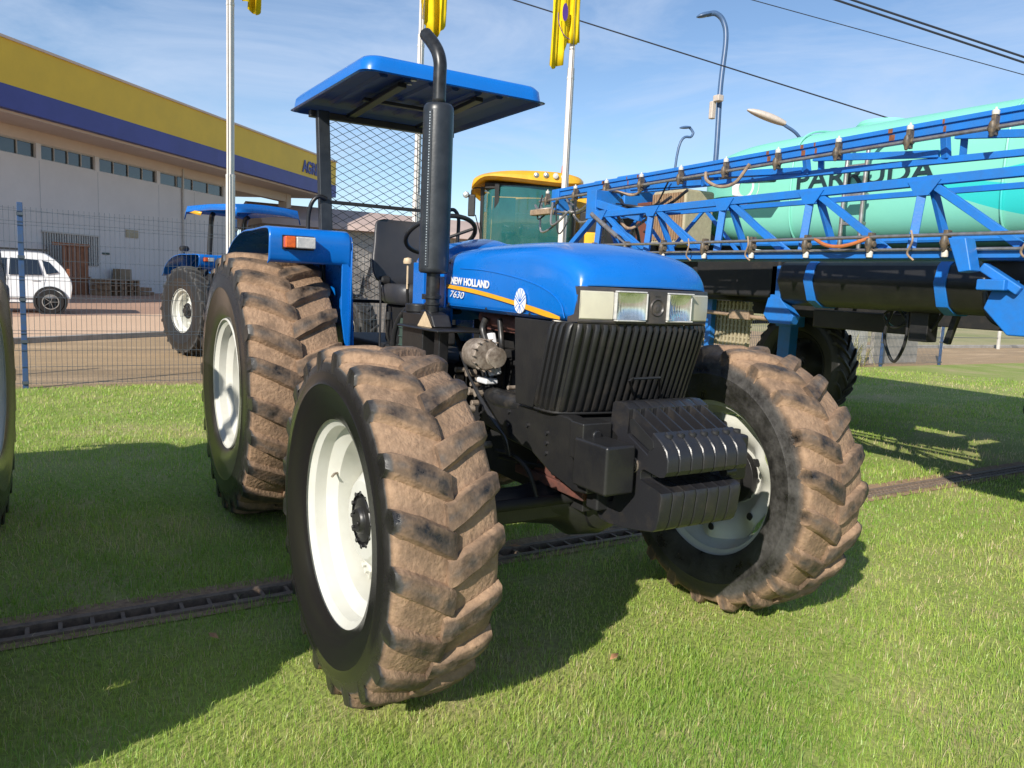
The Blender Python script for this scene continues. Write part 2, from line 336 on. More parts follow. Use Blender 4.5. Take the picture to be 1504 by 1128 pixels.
def wheel(name, parent, pos, R, w, rimr, rimw, side, nl, h, lugw, tm, dusty=1.0, hub='planet', delta=.105, spin=0, label=None):
    """wheel (rim and disc) > tyre, hub, valve;  side: sign of the outward direction along Y"""
    hw = rimw/2; s = side
    mb = MB()
    pr = [(rimr, hw), (rimr+.004, hw-.008), (rimr-.010, hw-.020), (rimr-.030, hw-.030), (rimr-.034, hw-.075), (rimr-.075, hw-.11), (rimr-.078, .0), (rimr-.06, -hw+.10), (rimr-.034, -hw+.06), (rimr-.030, -hw+.030), (rimr-.010, -hw+.020), (rimr+.004, -hw+.008), (rimr, -hw)]
    pr2 = [(r-.006, y) for r, y in pr]
    mb.lathe([(r, s*y) for r, y in pr]+[(r, s*y) for r, y in pr2[::-1]], n=72, close=True)
    # dished disc with scalloped lobes
    K = 144; ro0 = rimr-.088; am = .062; nlobe = 6
    rows = []; prof = [(0.0, .062), (.20, .058), (.34, .030), (.48, .0), (.60, -.018), (.72, -.028), (.86, -.034), (1.0, -.036)]
    ri = .10
    for th in [2*PI*k/K for k in range(K)]:
        lob = .5+.5*math.cos(nlobe*th)
        ro = rimr-.0765
        rows.append([((ri+(ro-ri)*q)*math.cos(th), s*(yy - (.052*(1-lob**.8)*min(1, max(0, (q-.45)/.25)) if q > .45 else 0) + .010*lob*q), (ri+(ro-ri)*q)*math.sin(th)) for q, yy in prof])
    mb.grid(rows, close=True)
    rows2 = [[(x, y - s*.010, z) for x, y, z in r] for r in rows]
    mb.grid(rows2, close=True)
    mb.grid([[r[-1], r2[-1]] for r, r2 in zip(rows, rows2)], close=True)
    for k in range(nlobe):   # lug brackets and bolts joining disc and barrel
        th = 2*PI*k/nlobe; c, sn = math.cos(th), math.sin(th)
        p = Vector((c*(ro0-.034), s*(-.022), sn*(ro0-.034)))
        mb.bar(p, Vector((c*(rimr-.070), s*(-.030), sn*(rimr-.070))), .075, .014, up=(0, 1, 0))
        for dth in (-.055, .055):
            q = Vector((math.cos(th+dth)*(ro0-.02), 0, math.sin(th+dth)*(ro0-.02)))
            mb.cyl(q+Vector((0, s*(-.030), 0)), q+Vector((0, s*(-.004), 0)), .012, n=6)
    wo = mb.build('wheel', M['rim'], parent, label=label); wo.location = pos; wo.rotation_euler.y = spin
    t = tyre_mesh(R, w, rimr, nl, h, lugw, s, dusty, delta=delta).build('tyre', tm, wo, attr='dust', sharp=42)
    hb = MB()
    if hub == 'planet':
        hb.lathe([(0, s*.115), (.045, s*.115), (.052, s*.108), (.055, s*.098), (.085, s*.095), (.09, s*.088), (.118, s*.086), (.128, s*.080), (.145, s*.072), (.150, s*.062), (.150, s*.03), (.10, s*.02), (.12, -s*.05), (.165, -s*.07), (.175, -s*.10), (.175, -s*.16), (.15, -s*.19), (.10, -s*.24), (.085, -s*.30)], n=40)
        for k in range(12):
            th = 2*PI*k/12+.1; p = Vector((.105*math.cos(th), s*.08, .105*math.sin(th))); hb.cyl(p, p+Vector((0, s*.020, 0)), .0105, n=6)
        for k in range(8):
            th = 2*PI*k/8; p = Vector((.137*math.cos(th), s*.064, .137*math.sin(th))); hb.cyl(p, p+Vector((0, s*.022, 0)), .012, n=6)
        for k in range(3):
            th = 2*PI*k/3; p = Vector((.035*math.cos(th), s*.115, .035*math.sin(th))); hb.cyl(p, p+Vector((0, s*.01, 0)), .008, n=6)
    else:
        hb.lathe([(0, s*.13), (.06, s*.13), (.065, s*.12), (.07, s*.08), (.14, s*.078), (.15, s*.07), (.15, s*.04), (.09, s*.03), (.10, -s*.1), (.13, -s*.16), (.13, -s*.35)], n=32)
        for k in range(8):
            th = 2*PI*k/8; p = Vector((.12*math.cos(th), s*.075, .12*math.sin(th))); hb.cyl(p, p+Vector((0, s*.025, 0)), .014, n=6)
    if hub == 'big': hb.lathe([(0, s*.02), (.14, s*.02), (.20, s*.0), (.235, -s*.015), (.24, -s*.04)], n=32)
    hb.v = [(x_*.93, y_-(s*.034 if hub == 'planet' else 0), z_*.93) for x_, y_, z_ in hb.v]
    hb.build('hub', M['black'], wo, bevel=.002)
    hq = MB()
    for k in range(nlobe):
        th = 2*PI*(k+.5)/nlobe; rr_ = rimr-.125
        hq.lathe([(0, s*-.0655), (.016, s*-.0655), (.019, s*-.070)], (rr_*math.cos(th), 0, rr_*math.sin(th)), 'Y', 12)
        hq.lathe([(0, s*-.0965), (.016, s*-.0965), (.019, s*-.092)], (rr_*math.cos(th), 0, rr_*math.sin(th)), 'Y', 12)
    hq.build('disc_hole', M['blackdull'], wo)
    vb = MB(); a0 = Vector(((rimr-.07)*math.cos(2.8), s*.05, (rimr-.07)*math.sin(2.8)))
    vb.tube([a0, a0+Vector((.012, s*.02, 0)), a0+Vector((.03, s*.035, -.005))], .005, 8).build('valve', M['alu'], wo)
    return wo

# ---------------------------------------------------------------- the big tractor
def make_tractor(label):
    T = empty('tractor', (0, 0, 0), label, 'tractor')
    # wheels
    wheel('wheel', T, (0, -.922, .636), .640, .385, .385, .315, -1, 21, .038, .088, M['tyre'], label='front wheel with glossy black sidewall and muddy lugs')
    wheel('wheel', T, (0, .922, .636), .640, .385, .385, .315, 1, 21, .038, .088, M['tyre'], spin=.06)
    wheel('wheel', T, (-2.409, -.752, .815), .822, .54, .405, .49, -1, 24, .046, .102, M['tyre'], hub='rear', delta=.135, label='large rear wheel with worn tan lugs')
    wheel('wheel', T, (-2.409, .752, .815), .822, .54, .405, .49, 1, 24, .046, .102, M['tyre'], hub='rear', delta=.135, spin=.08)
    # hood: swept sections
    st = [(-.70, 1.636, 1.695, 0, .328), (-.45, 1.652, 1.702, 0, .328), (-.2, 1.660, 1.703, 0, .328), (0, 1.661, 1.697, 0, .328), (.12, 1.653, 1.686, .004, .327), (.21, 1.636, 1.668, .012, .325), (.275, 1.612, 1.645, .025, .322), (.315, 1.585, 1.606, .040, .319), (.336, 1.556, 1.568, .050, .316), (.345, 1.521, 1.524, .055, .315)]
    st = spline(st, 5); rows = []
    for X, zc, zt, bul, hw in st:
        zb = 1.388 if X < .30 else 1.388 + (1.519-1.388)*min(1, (X-.30)/.001)*0
        half = [(hw-.012, zb), (hw-.003, zb+.03), (hw, zb+.10), (hw-.001, zc-.075), (hw-.006, zc-.040), (hw-.016, zc-.016), (hw-.034, zc), (hw-.07, zc+(zt-zc)*.30), (hw*.55, zc+(zt-zc)*.62), (hw*.28, zc+(zt-zc)*.9), (0, zt)]
        sec = [(-y, z) for y, z in half] + [(y, z) for y, z in half[-2::-1]]
        rows.append([(X + bul*(1-(y/hw)**2) , y, z) for y, z in sec])
    # the nose keeps its lower edge at the lamp panel
    rows = [r for r in rows]
    last = rows[-1]
    mb = MB()
    rows2 = []
    for r in rows:
        rows2.append(r)
    mb.grid(rows2)
    # rear closing lip
    mb.grid([rows[0], [(x-.004, y*.97, 1.36+(z-1.36)*.965) for x, y, z in rows[0]]])
    hood = mb.build('hood', M['blue'], T, sharp=60, solid=.004)
    # side crease trim line (raised sweep) and stripe decals
    sy = -.3335
    def decal(name, top, bot, m, y=sy, th=.0025):
        b = MB(); 
        rr = [[(x, y, z), (x2, y, z2)] for (x, z), (x2, z2) in zip(top, bot)]
        b.grid(rr); b.grid([[(p[0], p[1]-th*0-.0015, p[2]) for p in r] for r in rr])
        return b.build(name, m, hood, smooth=False, solid=.001)
    for s in (1, -1):
        tp = spline([(-.74, 1.5045), (-.40, 1.484), (-.08, 1.451), (.164, 1.421), (.262, 1.404)], 6)
        bt = spline([(-.74, 1.487), (-.40, 1.466), (-.08, 1.4335), (.150, 1.401), (.262, 1.3935)], 6)
        decal('stripe', tp, bt, M['yellow'], y=s*sy)
    put_text('lettering', 'NEW HOLLAND', M['white'], hood, (-.642, -.3315, 1.503), (1, 0, -.035), (0, 0, 1), .365, .034, bold=.035)
    put_text('lettering', '7630', M['white'], hood, (-.645, -.3315, 1.443), (1, 0, -.035), (0, 0, 1), .14, .030, shear=.3)
    put_text('lettering', 'NEW HOLLAND', M['white'], hood, (-.277, .3315, 1.49), (-1, 0, .035), (0, 0, 1), .365, .034, bold=.035)
    for s_ in (-1, 1):
        b = MB(); b.tube([(float(x), s_*.3285, float(z)) for x, z in spline([(-.56, 1.575), (-.30, 1.565), (-.02, 1.535), (.15, 1.50), (.25, 1.455), (.285, 1.40)], 6)], .0022, 6); b.build('trim_line', M['blue'], hood)
    for x_, z_ in ((-.66, 1.41), (-.66, 1.60), (-.30, 1.405), (.05, 1.402)):
        b = MB(); b.lathe([(0, -.0035), (.005, -.003), (.0065, 0)], (x_, -.3300, z_), 'Y', 10); b.build('screw', M['pipe'], hood)
    b = MB(); b.tube([(-.70, -.3275, 1.405), (.20, -.3275, 1.402)], .0015, 6); b.build('trim_line', M['blue'], hood)
    # leaf emblem
    eb = MB()
    ex, ez = -.018, 1.4505
    eb.prism([(ex+.042*math.cos(t)*(1-.12*math.sin(t)), ez+.050*math.sin(t)) for t in [2*PI*k/40 for k in range(40)]], -.3362, -.333)
    em_ = eb.build('emblem', M['white'], hood, smooth=False)
    eb = MB()
    def vein(x0, z0, x1, z1, w): eb.bar((ex+x0, -.3366, ez+z0), (ex+x1, -.3366, ez+z1), w, .0012, up=(0, 1, 0))
    for an in (0, 27, -27, 54, -54):
        t = math.radians(90+an); vein(.003*math.cos(t), -.004, .046*math.cos(t), -.004+.052*math.sin(t), .0028)
    for sx in (-1, 1):
        vein(sx*.004, -.014, sx*.040, .014, .0034); vein(sx*.002, -.020, sx*.018, -.046, .0024); vein(sx*.016, -.014, sx*.034, -.030, .0024)
    vein(0, -.012, 0, -.048, .0024)
    eb.build('emblem_veins', M['blue'], em_, smooth=False)
    # cowl behind the hood (dash fairing)
    cb = MB(); rows = []
    for X, zc, zt, hw in spline([(-.705, 1.62, 1.70, .29), (-.80, 1.66, 1.725, .28), (-1.0, 1.68, 1.74, .26), (-1.22, 1.66, 1.72, .24), (-1.30, 1.60, 1.66, .22)], 4):
        half = [(hw, 1.30), (hw, 1.45), (hw, zc-.03), (hw-.02, zc), (hw-.08, zc+.02), (0, zt)]
        rows.append([(X, -y, z) for y, z in half]+[(X, y, z) for y, z in half[-2::-1]])
    cb.grid(rows); cb.add(rows[-1], [tuple(range(11))])
    cb.build('dash_cowl', M['blue'], T, sharp=50, solid=.004)
    b = MB(); b.box(-1.03, -.905, -.352, -.338, 1.385, 1.60); b.box(-.735, -.672, -.350, -.3385, 1.388, 1.535); b.box(-1.03, -.70, -.337, -.32, 1.39, 1.44)
    b.build('side_bracket', M['blue'], T, bevel=.004)
    # lamp panel
    def nose(y, X0=.345, bul=.055, hw=.315): return X0 + bul*(1-(y/hw)**2)
    lb = MB(); rows = []
    ys = [-.315+.63*k/28 for k in range(29)]
    lb.grid([[(nose(y)-.06, y, 1.388), (nose(y)+.002, y, 1.388), (nose(y)+.006, y, 1.394), (nose(y)+.006, y, 1.512), (nose(y)+.002, y, 1.519), (nose(y)-.06, y, 1.522)] for y in ys])
    lb.add([(nose(-.315)-.06, -.3152, 1.388), (nose(-.315)+.006, -.3152, 1.391), (nose(-.315)+.006, -.3152, 1.516), (nose(-.315)-.06, -.3152, 1.521)], [(0,1,2,3)])
    lb.add([(nose(.315)-.06, .3152, 1.388), (nose(.315)+.006, .3152, 1.391), (nose(.315)+.006, .3152, 1.516), (nose(.315)-.06, .3152, 1.521)], [(3,2,1,0)])
    lamp = lb.build('lamp_panel', M['lampface'], T, sharp=30)
    def face_patch(name, y0, y1, z0, z1, m, parent, off=.012, rim=.006, n=10, tilt=0):
        q = MB(); yy = [y0+(y1-y0)*k/n for k in range(n+1)]
        q.grid([[(nose(y)+.004, y, z0), (nose(y)+off, y, z0+rim), (nose(y)+off+.002, y, (z0+z1)/2), (nose(y)+off, y, z1-rim), (nose(y)+.004, y, z1)] for y in yy])
        for y in (y0, y1):
            q.add([(nose(y)+.003, y, z0), (nose(y)+off, y, z0+rim), (nose(y)+off, y, z1-rim), (nose(y)+.003, y, z1)], [(0,1,2,3)])
        return q.build(name, m, parent, sharp=35)
    for s in (-1, 1):
        a, c = (-.312, -.190) if s < 0 else (.190, .312)
        fl = face_patch('side_lens', a, c, 1.400, 1.506, M['cream'], lamp, off=.010)
        a, c = (-.186, -.050) if s < 0 else (.050, .186)
        fr = MB()   # chrome bezel
        for (u0, u1, w0, w1) in ((a, c, 1.398, 1.4045), (a, c, 1.5025, 1.509), (a, a+.007, 1.4046, 1.5024), (c-.007, c, 1.4046, 1.5024)):
            fr.box(nose((u0+u1)/2)-.002, nose((u0+u1)/2)+.022, u0, u1, w0, w1)
        hl = fr.build('headlight', M['clear'], lamp, bevel=.003)
        yc = (a+c)/2; q = MB(); n_ = 14
        def bowl(i, j):
            u = 2*i/n_-1; v = 2*j/n_-1; y = yc+u*((c-a)/2-.0075); z = 1.4535+v*.0487; e = (1-abs(u)**3)*(1-abs(v)**3)
            return (nose(y)+.0195-.0125*e*(1-.25*(u*u+v*v)), y, z)
        q.grid([[bowl(i, j) for j in range(n_+1)] for i in range(n_+1)]); q.build('lens', M['headlight'], hl, sharp=80)
    q = MB()
    q.box(nose(0)+.004, nose(0)+.011, -.046, .046, 1.393, 1.513)
    q.lathe([(.026, .011), (.030, .016), (.033, .011)], (nose(0), 0, 1.452), 'X', 24); q.lathe([(0, .0115), (.010, .014), (.016, .0115)], (nose(0), 0, 1.448), 'X', 20)
    q.box(nose(0)+.010, nose(0)+.014, -.012, .012, 1.494, 1.500)
    q.build('lamp_centre', M['lampface'], lamp)
    # grille with standing ribs
    gpts_t = [(.215, -.334), (.26, -.334), (.305, -.332), (.335, -.322), (.352, -.300), (.372, -.24), (.385, -.17), (.395, -.085), (.398, 0)]
    gpts_t = gpts_t + [(x, -y) for x, y in gpts_t[-2::-1]]
    P = spline(gpts_t, 8); P = np.array(P); seg = np.r_[0, np.cumsum(np.hypot(*np.diff(P, axis=0).T))]; tot = seg[-1]
    def gp(sv, z):
        x = np.interp(sv, seg, P[:, 0]); y = np.interp(sv, seg, P[:, 1]); k = (1.386-z)/(1.386-1.04)
        return (x - .105*k, y*(1-.03*k), z)
    gb = MB(); ns = 90
    gb.grid([[gp(tot*i/ns, 1.386-.346*j/6) for j in range(7)] for i in range(ns+1)])
    # ribs
    nr = 28
    for i in range(nr):
        sc = tot*(i+.5)/nr; hw = .0105
        ra = gp(max(sc-.01, 0), 1.2); rb2 = gp(min(sc+.01, tot), 1.2); d = Vector((rb2[0]-ra[0], rb2[1]-ra[1], 0)).normalized(); nn = Vector((-d.y, d.x, 0))
        if nn.dot(Vector((1, 0, 0)) if abs(P[int(np.argmin(abs(seg-sc))), 1]) < .3 else Vector((0, P[int(np.argmin(abs(seg-sc))), 1], 0))) < 0: nn = -nn
        rows = []
        for z, hh in ((1.384, .003), (1.370, .015), (1.30, .018), (1.15, .018), (1.06, .016), (1.044, .003)):
            c = Vector(gp(sc, z))
            rows.append([c-d*hw-nn*.001, c-d*hw*.8+nn*hh*.85, c-d*hw*.35+nn*hh, c+d*hw*.35+nn*hh, c+d*hw*.8+nn*hh*.85, c+d*hw-nn*.001])
        gb.grid(rows)
    gr = gb.build('grille', M['grille'], T, sharp=50)
    lip = MB(); lip.tube([gp(tot*i/60, 1.041) for i in range(61)], .006, 8); lip.build('grille_trim', M['blackdull'], gr)
    hd = MB(); hd.tube([(.315, .0, 1.10), (.40, -.10, 1.183), (.415, -.095, 1.188), (.42, .03, 1.190), (.405, .045, 1.186), (.32, .125, 1.105)], .0055, 8)
    hd.build('handle', M['black'], gr)
    # smooth side panels behind the grille
    for s in (-1, 1):
        b = MB(); b.prism([(-.055, 1.384), (.212, 1.384), (.108, 1.042), (-.02, 1.042)], s*.326, s*.3345); b.build('side_panel', M['black'], T, bevel=.003)
    # radiator block behind the grille and engine mass
    b = MB(); b.box(.02, .17, -.28, .28, .96, 1.37); b.build('radiator', M['blackdull'], T)
    b = MB()
    b.box(-.85, -.10, -.17, .17, .84, 1.22); b.box(-.78, -.12, -.13, .14, 1.22, 1.335); b.box(-.86, .2, -.13, .13, .62, .85)
    for k in range(7): b.box(-.80+.1*k, -.77+.1*k, -.185, -.171, .88, 1.18)
    for k in range(4): b.cyl((-.72+.17*k, -.09, 1.33), (-.72+.17*k, -.09, 1.365), .035, n=12)
    b.tube([(-.86, -.12, 1.0), (-.5, -.2, 1.02), (-.2, -.2, 1.0)], .02, 8)
    b.build('engine_block', M['blackdull'], T, bevel=.006)
    b = MB(); b.tube([(-.55, -.20, 1.36), (-.45, -.20, 1.355), (-.26, -.19, 1.34), (-.16, -.19, 1.33)], [.032, .040, .034, .026], 12); b.box(-.52, -.24, -.20, -.13, 1.30, 1.37)
    b.build('manifold', M['rustred'], T, bevel=.006)
    b = MB(); b.lathe([(.0, -.10), (.052, -.10), (.066, -.085), (.068, -.055), (.070, -.05), (.070, .01), (.062, .03), (0, .035)], (-.31, -.325, 1.205), 'X', 28)
    for k in range(14):
        th = 2*PI*k/14; b.bar((-.415, -.325+.045*math.cos(th), 1.205+.045*math.sin(th)), (-.27, -.325+.071*math.cos(th), 1.205+.071*math.sin(th)), .008, .006)
    alt = b.build('alternator', M['alu'], T, bevel=.002)
    b = MB(); b.lathe([(.012, .0), (.018, .012), (.040, .014), (.042, .022), (.026, .030), (.042, .038), (.043, .048), (.03, .05), (.012, .056), (0, .056)], (-.24, -.325, 1.205), 'X', 28)
    b.build('pulley', M['alu'], alt)
    b = MB(); b.prism([(-.49, 1.278), (-.37, 1.298), (-.30, 1.12), (-.41, 1.09)], -.262, -.235); b.box(-.42, -.33, -.30, -.235, 1.07, 1.095)
    b.build('filter_bracket', M['white'], T, bevel=.008)
    # hoses and pipes beside the engine
    b = MB()
    for k in range(7):
        o_ = .012*k
        b.tube(spline([(-.62+.6*o_, -.31, 1.28-.5*o_), (-.53+o_, -.335, 1.215-o_), (-.40+1.2*o_, -.345, 1.10-o_), (-.26+o_, -.335, .99-.8*o_), (-.15+.5*o_, -.318, .90-.3*o_), (-.12+.3*o_, -.30, .80)], 6), .0062, 8)
    b.tube(spline([(-.80, -.30, 1.08), (-.66, -.33, 1.04), (-.58, -.33, .95), (-.54, -.30, .80)], 6), .017, 10)
    b.tube(spline([(-.42, -.26, 1.36), (-.43, -.27, 1.31), (-.40, -.27, 1.26)], 6), .016, 10)
    b.tube(spline([(-.30, -.26, 1.36), (-.26, -.27, 1.27), (-.27, -.26, 1.2)], 6), .013, 10)
    b.tube(spline([(-.36, -.24, .93), (-.40, -.27, .80), (-.41, -.26, .68)], 5), .020, 10)
    for k in range(5):
        b.tube(spline([(-.75+.07*k, -.24, 1.24-.012*k), (-.62+.06*k, -.265, 1.21-.025*k), (-.47+.03*k, -.25, 1.17-.03*k)], 4), .006, 6)
    b.each('hose', M['rubber'], T)
    b = MB(); b.tube(spline([(-.36, -.25, 1.01), (-.22, -.27, 1.02), (-.05, -.26, 1.02)], 5), .042, 14); b.cyl((-.33, -.25, 1.01), (-.30, -.25, 1.01), .047, n=14)
    b.build('radiator_hose', M['rubber'], T)
    b = MB()
    for k in range(16):
        x, y, z = random.uniform(-.75, -.2), -.21-random.random()*.06, random.uniform(.78, 1.12)
        b.cyl((x, y, z), (x, y-.035-random.random()*.03, z), .008+random.random()*.014, n=8)
    b.cyl((-.52, -.25, .93), (-.52, -.31, .93), .018, n=10); b.cyl((-.33, -.26, .80), (-.33, -.34, .80), .016, n=10)
    b.each('fitting', M['alu'], T, bevel=.002)
    # front bolster, side boxes, weight bracket
    for s in (-1, 1):
        b = MB(); b.prism([(-.36, 1.00), (-.19, 1.032), (.30, 1.036), (.36, 1.02), (.44, .975), (.44, .775), (.36, .765), (.20, .80), (.06, .855), (-.16, .870), (-.36, .90)], s*.235, s*.30)
        fp = b.build('frame_rail', M['black'], T, bevel=.008)
        b = MB()
        for x, z in ((-.12, .985), (-.12, .93), (.03, .955), (.17, .91), (.17, .87), (.17, .95)): b.cyl((x, s*.30, z), (x, s*.308, z), .009, n=6)
        b.each('bolt', M['weight'], fp)
        b = MB(); b.box(.405, .60, s*.215, s*.345, .81, .985); b.build('bracket_box', M['black'], T, bevel=.012)
        b = MB(); b.box(.36, .44, s*.20, s*.33, .90, 1.035); b.cyl((.43, s*.27, .99), (.45, s*.27, .99), .02, n=10); b.build('bracket_plate', M['black'], T, bevel=.006)
    b = MB(); b.box(.10, .42, -.23, .23, .76, 1.02); b.box(.36, .43, -.24, .24, .70, 1.03); b.build('front_bolster', M['blackdull'], T, bevel=.01)
    # seven suitcase weights
    prof = [(.425, 1.105), (.437, 1.112), (.478, 1.114), (.49, 1.110), (.515, 1.098), (.60, 1.062), (.655, 1.034), (.695, 1.010), (.722, .985), (.733, .955), (.733, .915), (.722, .898), (.700, .892), (.622, .903), (.607, .897), (.600, .880), (.602, .862), (.612, .855), (.65, .848), (.69, .842), (.709, .835), (.715, .818), (.706, .74), (.696, .708), (.68, .694), (.60, .676), (.53, .664), (.44, .655), (.385, .66), (.37, .675), (.365, .72), (.455, .74), (.462, .76), (.462, .99), (.425, 1.01), (.418, 1.03)]
    slot = [(.530, 1.060), (.655, 1.000), (.655, .975), (.53, 1.030)]
    nW = 7; wt = .385/nW
    up = [(.520, 1.0955), (.528, 1.092), (.536, 1.088), (.646, 1.038), (.652, 1.035)]
    iS = prof.index((.515, 1.098)); full = prof[:iS+1]+up+prof[iS+2:]
    notch = [(x, z) for x, z in full]
    for i, (x, z) in enumerate(full):
        if (x, z) in up[1:4]: notch[i] = (x-.012, z-.085)
    def loft(y, p, sc=0): return [(x, y, z) for x, z in p]+[(p[0][0], y, p[0][1])]
    for k in range(nW):
        y0 = -.192 + k*wt; y1 = y0+wt-.003; b = MB()
        def inset(p, d):
            cx, cz = .56, .88; return [(x-(d if x > cx else -d)*.8, z-(d if z > cz else -d)*.8) for x, z in p]
        q = .33*wt
        lay = [(y0, inset(notch, .003)), (y0+.003, notch), (y0+q, notch), (y0+q+.004, full), (y1-q-.004, full), (y1-q, notch), (y1-.003, notch), (y1, inset(notch, .003))]
        b.grid([loft(y, p) for y, p in lay])
        n_ = len(full); b.add([(x, y0, z) for x, z in lay[0][1]], [tuple(range(n_))]); b.add([(x, y1, z) for x, z in lay[-1][1]], [tuple(range(n_-1, -1, -1))])
        wo = b.build('front_weight', M['weight'], T, sharp=32)
        q = MB(); q.lathe([(0, -.002), (.009, -.001), (.012, .0015), (.015, .0005), (.016, -.012)], (.668, y0+wt, 1.0285), 'Z', 14); q.build('lug', M['blackdull'], wo)
    b = MB(); b.prism([(.525, 1.058), (.545, 1.066), (.655, 1.008), (.66, .985), (.645, .970), (.535, 1.015)], -.1935, -.1905); b.build('recess', M['grille'], T, bevel=.001)
    b = MB(); b.lathe([(.028, -.0), (.028, .008), (.020, .010), (.018, .0)], (.562, -.2005, .905), 'Y', 20); b.cyl((.562, -.192, .905), (.562, -.212, .905), .011, n=6); b.build('through_bolt', M['alu'], T)
    b = MB(); b.cyl((.66, .15, .872), (.66, .20, .872), .02, n=10); b.cyl((.545, -.19, .872), (.545, .20, .872), .016, n=10); b.each('weight_rod', M['black'], T)
    # front axle
    b = MB()
    b.lathe([(.0, -.62), (.07, -.62), (.075, -.30), (.10, -.15), (.155, -.07), (.165, .06), (.13, .14), (.09, .25), (.07, .62), (0, .62)], (0, 0, .62), 'Y', 28)
    b.box(-.09, .09, -.60, .60, .575, .665); b.lathe([(.0, .14), (.05, .14), (.10, .10), (.12, 0), (.1, -.05)], (0.06, .02, .62), 'X', 20)
    b.build('front_axle', M['black'], T, bevel=.006)
    for s in (-1, 1):
        b = MB(); b.lathe([(0, -.13), (.05, -.13), (.06, -.11), (.06, .11), (.05, .13), (0, .13)], (0, s*.64, .636), 'Z', 20); b.box(-.07, .10, s*.60, s*.70, .56, .60); b.box(-.07, .10, s*.60, s*.70, .67, .71)
        b.build('steering_knuckle', M['black'], T, bevel=.006)
    b = MB(); b.cyl((.12, -.52, .66), (.12, -.10, .66), .022, n=12); b.cyl((.12, -.10, .66), (.12, .45, .66), .012, n=10); b.cyl((.12, -.60, .66), (.12, -.52, .66), .016, n=10)
    b.tube(spline([(.12, -.30, .68), (.08, -.32, .78), (-.1, -.28, .80), (-.3, -.25, .78)], 6), .009, 8); b.tube(spline([(.12, .0, .68), (.09, -.1, .75), (-.1, -.24, .77), (-.3, -.23, .75)], 6), .009, 8)
    b.build('steering_cylinder', M['blackdull'], T)
    b = MB(); b.prism([(-.10, .70), (.40, .70), (.42, .73), (.12, .83), (-.05, .80)], -.19, .19); b.box(-.2, .3, -.21, -.19, .70, .74); b.build('sump_guard', M['rustred'], T, bevel=.006)
    # transmission, rear axle, platform, tanks
    b = MB(); b.box(-2.75, -.80, -.20, .20, .60, 1.12); b.lathe([(0, -.60), (.12, -.60), (.13, -.25), (.2, -.2), (.2, .2), (.13, .25), (.12, .60), (0, .60)], (-2.409, 0, .82), 'Y', 24)
    b.build('transmission', M['blackdull'], T, bevel=.02)
    b = MB(); b.box(-1.72, -.95, -.50, .50, 1.055, 1.075); b.box(-1.70, -1.02, -.44, -.22, .66, 1.04); b.box(-1.70, -1.02, .22, .44, .66, 1.04); b.box(-1.0, -.94, -.42, -.36, .62, 1.06); b.box(-1.05, -.85, -.56, -.42, .60, .63); b.box(-1.05, -.85, -.56, -.42, .82, .85); b.box(-.87, -.85, -.56, -.53, .6, 1.05); b.box(-1.05, -1.03, -.56, -.53, .6, 1.05)
    b.build('platform', M['black'], T, bevel=.006)
    b = MB(); b.box(-.90, -.66, -.46, -.34, 1.00, 1.36); b.tube([(-.83, -.40, 1.36), (-.83, -.40, 1.40)], .07, 20); b.box(-.87, -.42, -.50, -.22, 1.290, 1.302); b.box(-.60, -.545, -.43, -.38, .92, 1.29)
    b.build('exhaust_stand', M['black'], T, bevel=.008)
    b = MB(); b.prism([(-.715, 1.303), (-.565, 1.303), (-.64, 1.372)], -.462, -.458); b.build('warning_plate', M['beige'], T)
    b = MB(); b.prism([(-.735, 1.303), (-.545, 1.303), (-.585, 1.36), (-.70, 1.38)], -.456, -.36); b.build('cap', M['black'], T, bevel=.01)
    b = MB(); b.lathe([(0, -.13), (.08, -.13), (.085, -.10), (.085, .10), (.08, .13), (0, .13)], (-1.0, -.34, 1.19), 'Z', 24)
    for k in range(5): b.lathe([(.086, 0), (.091, .005), (.086, .01)], (-1.0, -.34, 1.09+.045*k), 'Z', 24)
    b.build('air_filter', M['greenpart'], T)
    b = MB(); b.tube(spline([(-.88, -.37, 1.385), (-1.0, -.40, 1.36), (-1.08, -.42, 1.26), (-1.12, -.42, 1.1)], 7), .014, 10); b.tube(spline([(-.86, -.36, 1.35), (-.95, -.38, 1.34), (-1.04, -.40, 1.26), (-1.08, -.4, 1.15)], 7), .012, 10)
    b.tube(spline([(-1.2, -.25, 1.0), (-1.25, -.38, 1.18), (-1.22, -.40, 1.30)], 7), .010, 8); b.cyl((-1.22, -.40, 1.30), (-1.22, -.40, 1.34), .018, n=10)
    b.each('hose', M['rubber'], T)
    # exhaust
    mx, my = -.665, -.412
    b = MB(); prof = [(.030, 1.545), (.060, 1.548), (.068, 1.556), (.069, 1.57), (.069, 2.265), (.067, 2.285), (.058, 2.297), (.032, 2.303)]
    b.lathe(prof, (mx, my, 0), 'Z', 48)
    ex = b.build('muffler', M['muffler'], T, sharp=45)
    b = MB()   # perforated seam with little beads
    d = Vector((math.cos(-.93), math.sin(-.93), 0)) ; d2 = Vector((-d.y, d.x, 0))
    b.bar((mx+d.x*.069, my+d.y*.069, 1.575), (mx+d.x*.069, my+d.y*.069, 2.262), .016, .006, up=d)
    b.build('seam', M['muffler'], ex, bevel=.001)
    b = MB()
    for k in range(56):
        z = 1.585+.0121*k; p = Vector((mx, my, z))+d*.0725
        b.bar(p-d2*.003+Vector((0,0,-.0028)), p-d2*.003+Vector((0,0,.0028)), .005, .003, up=d)
    b.build('seam_rivets', M['chrome'], ex)
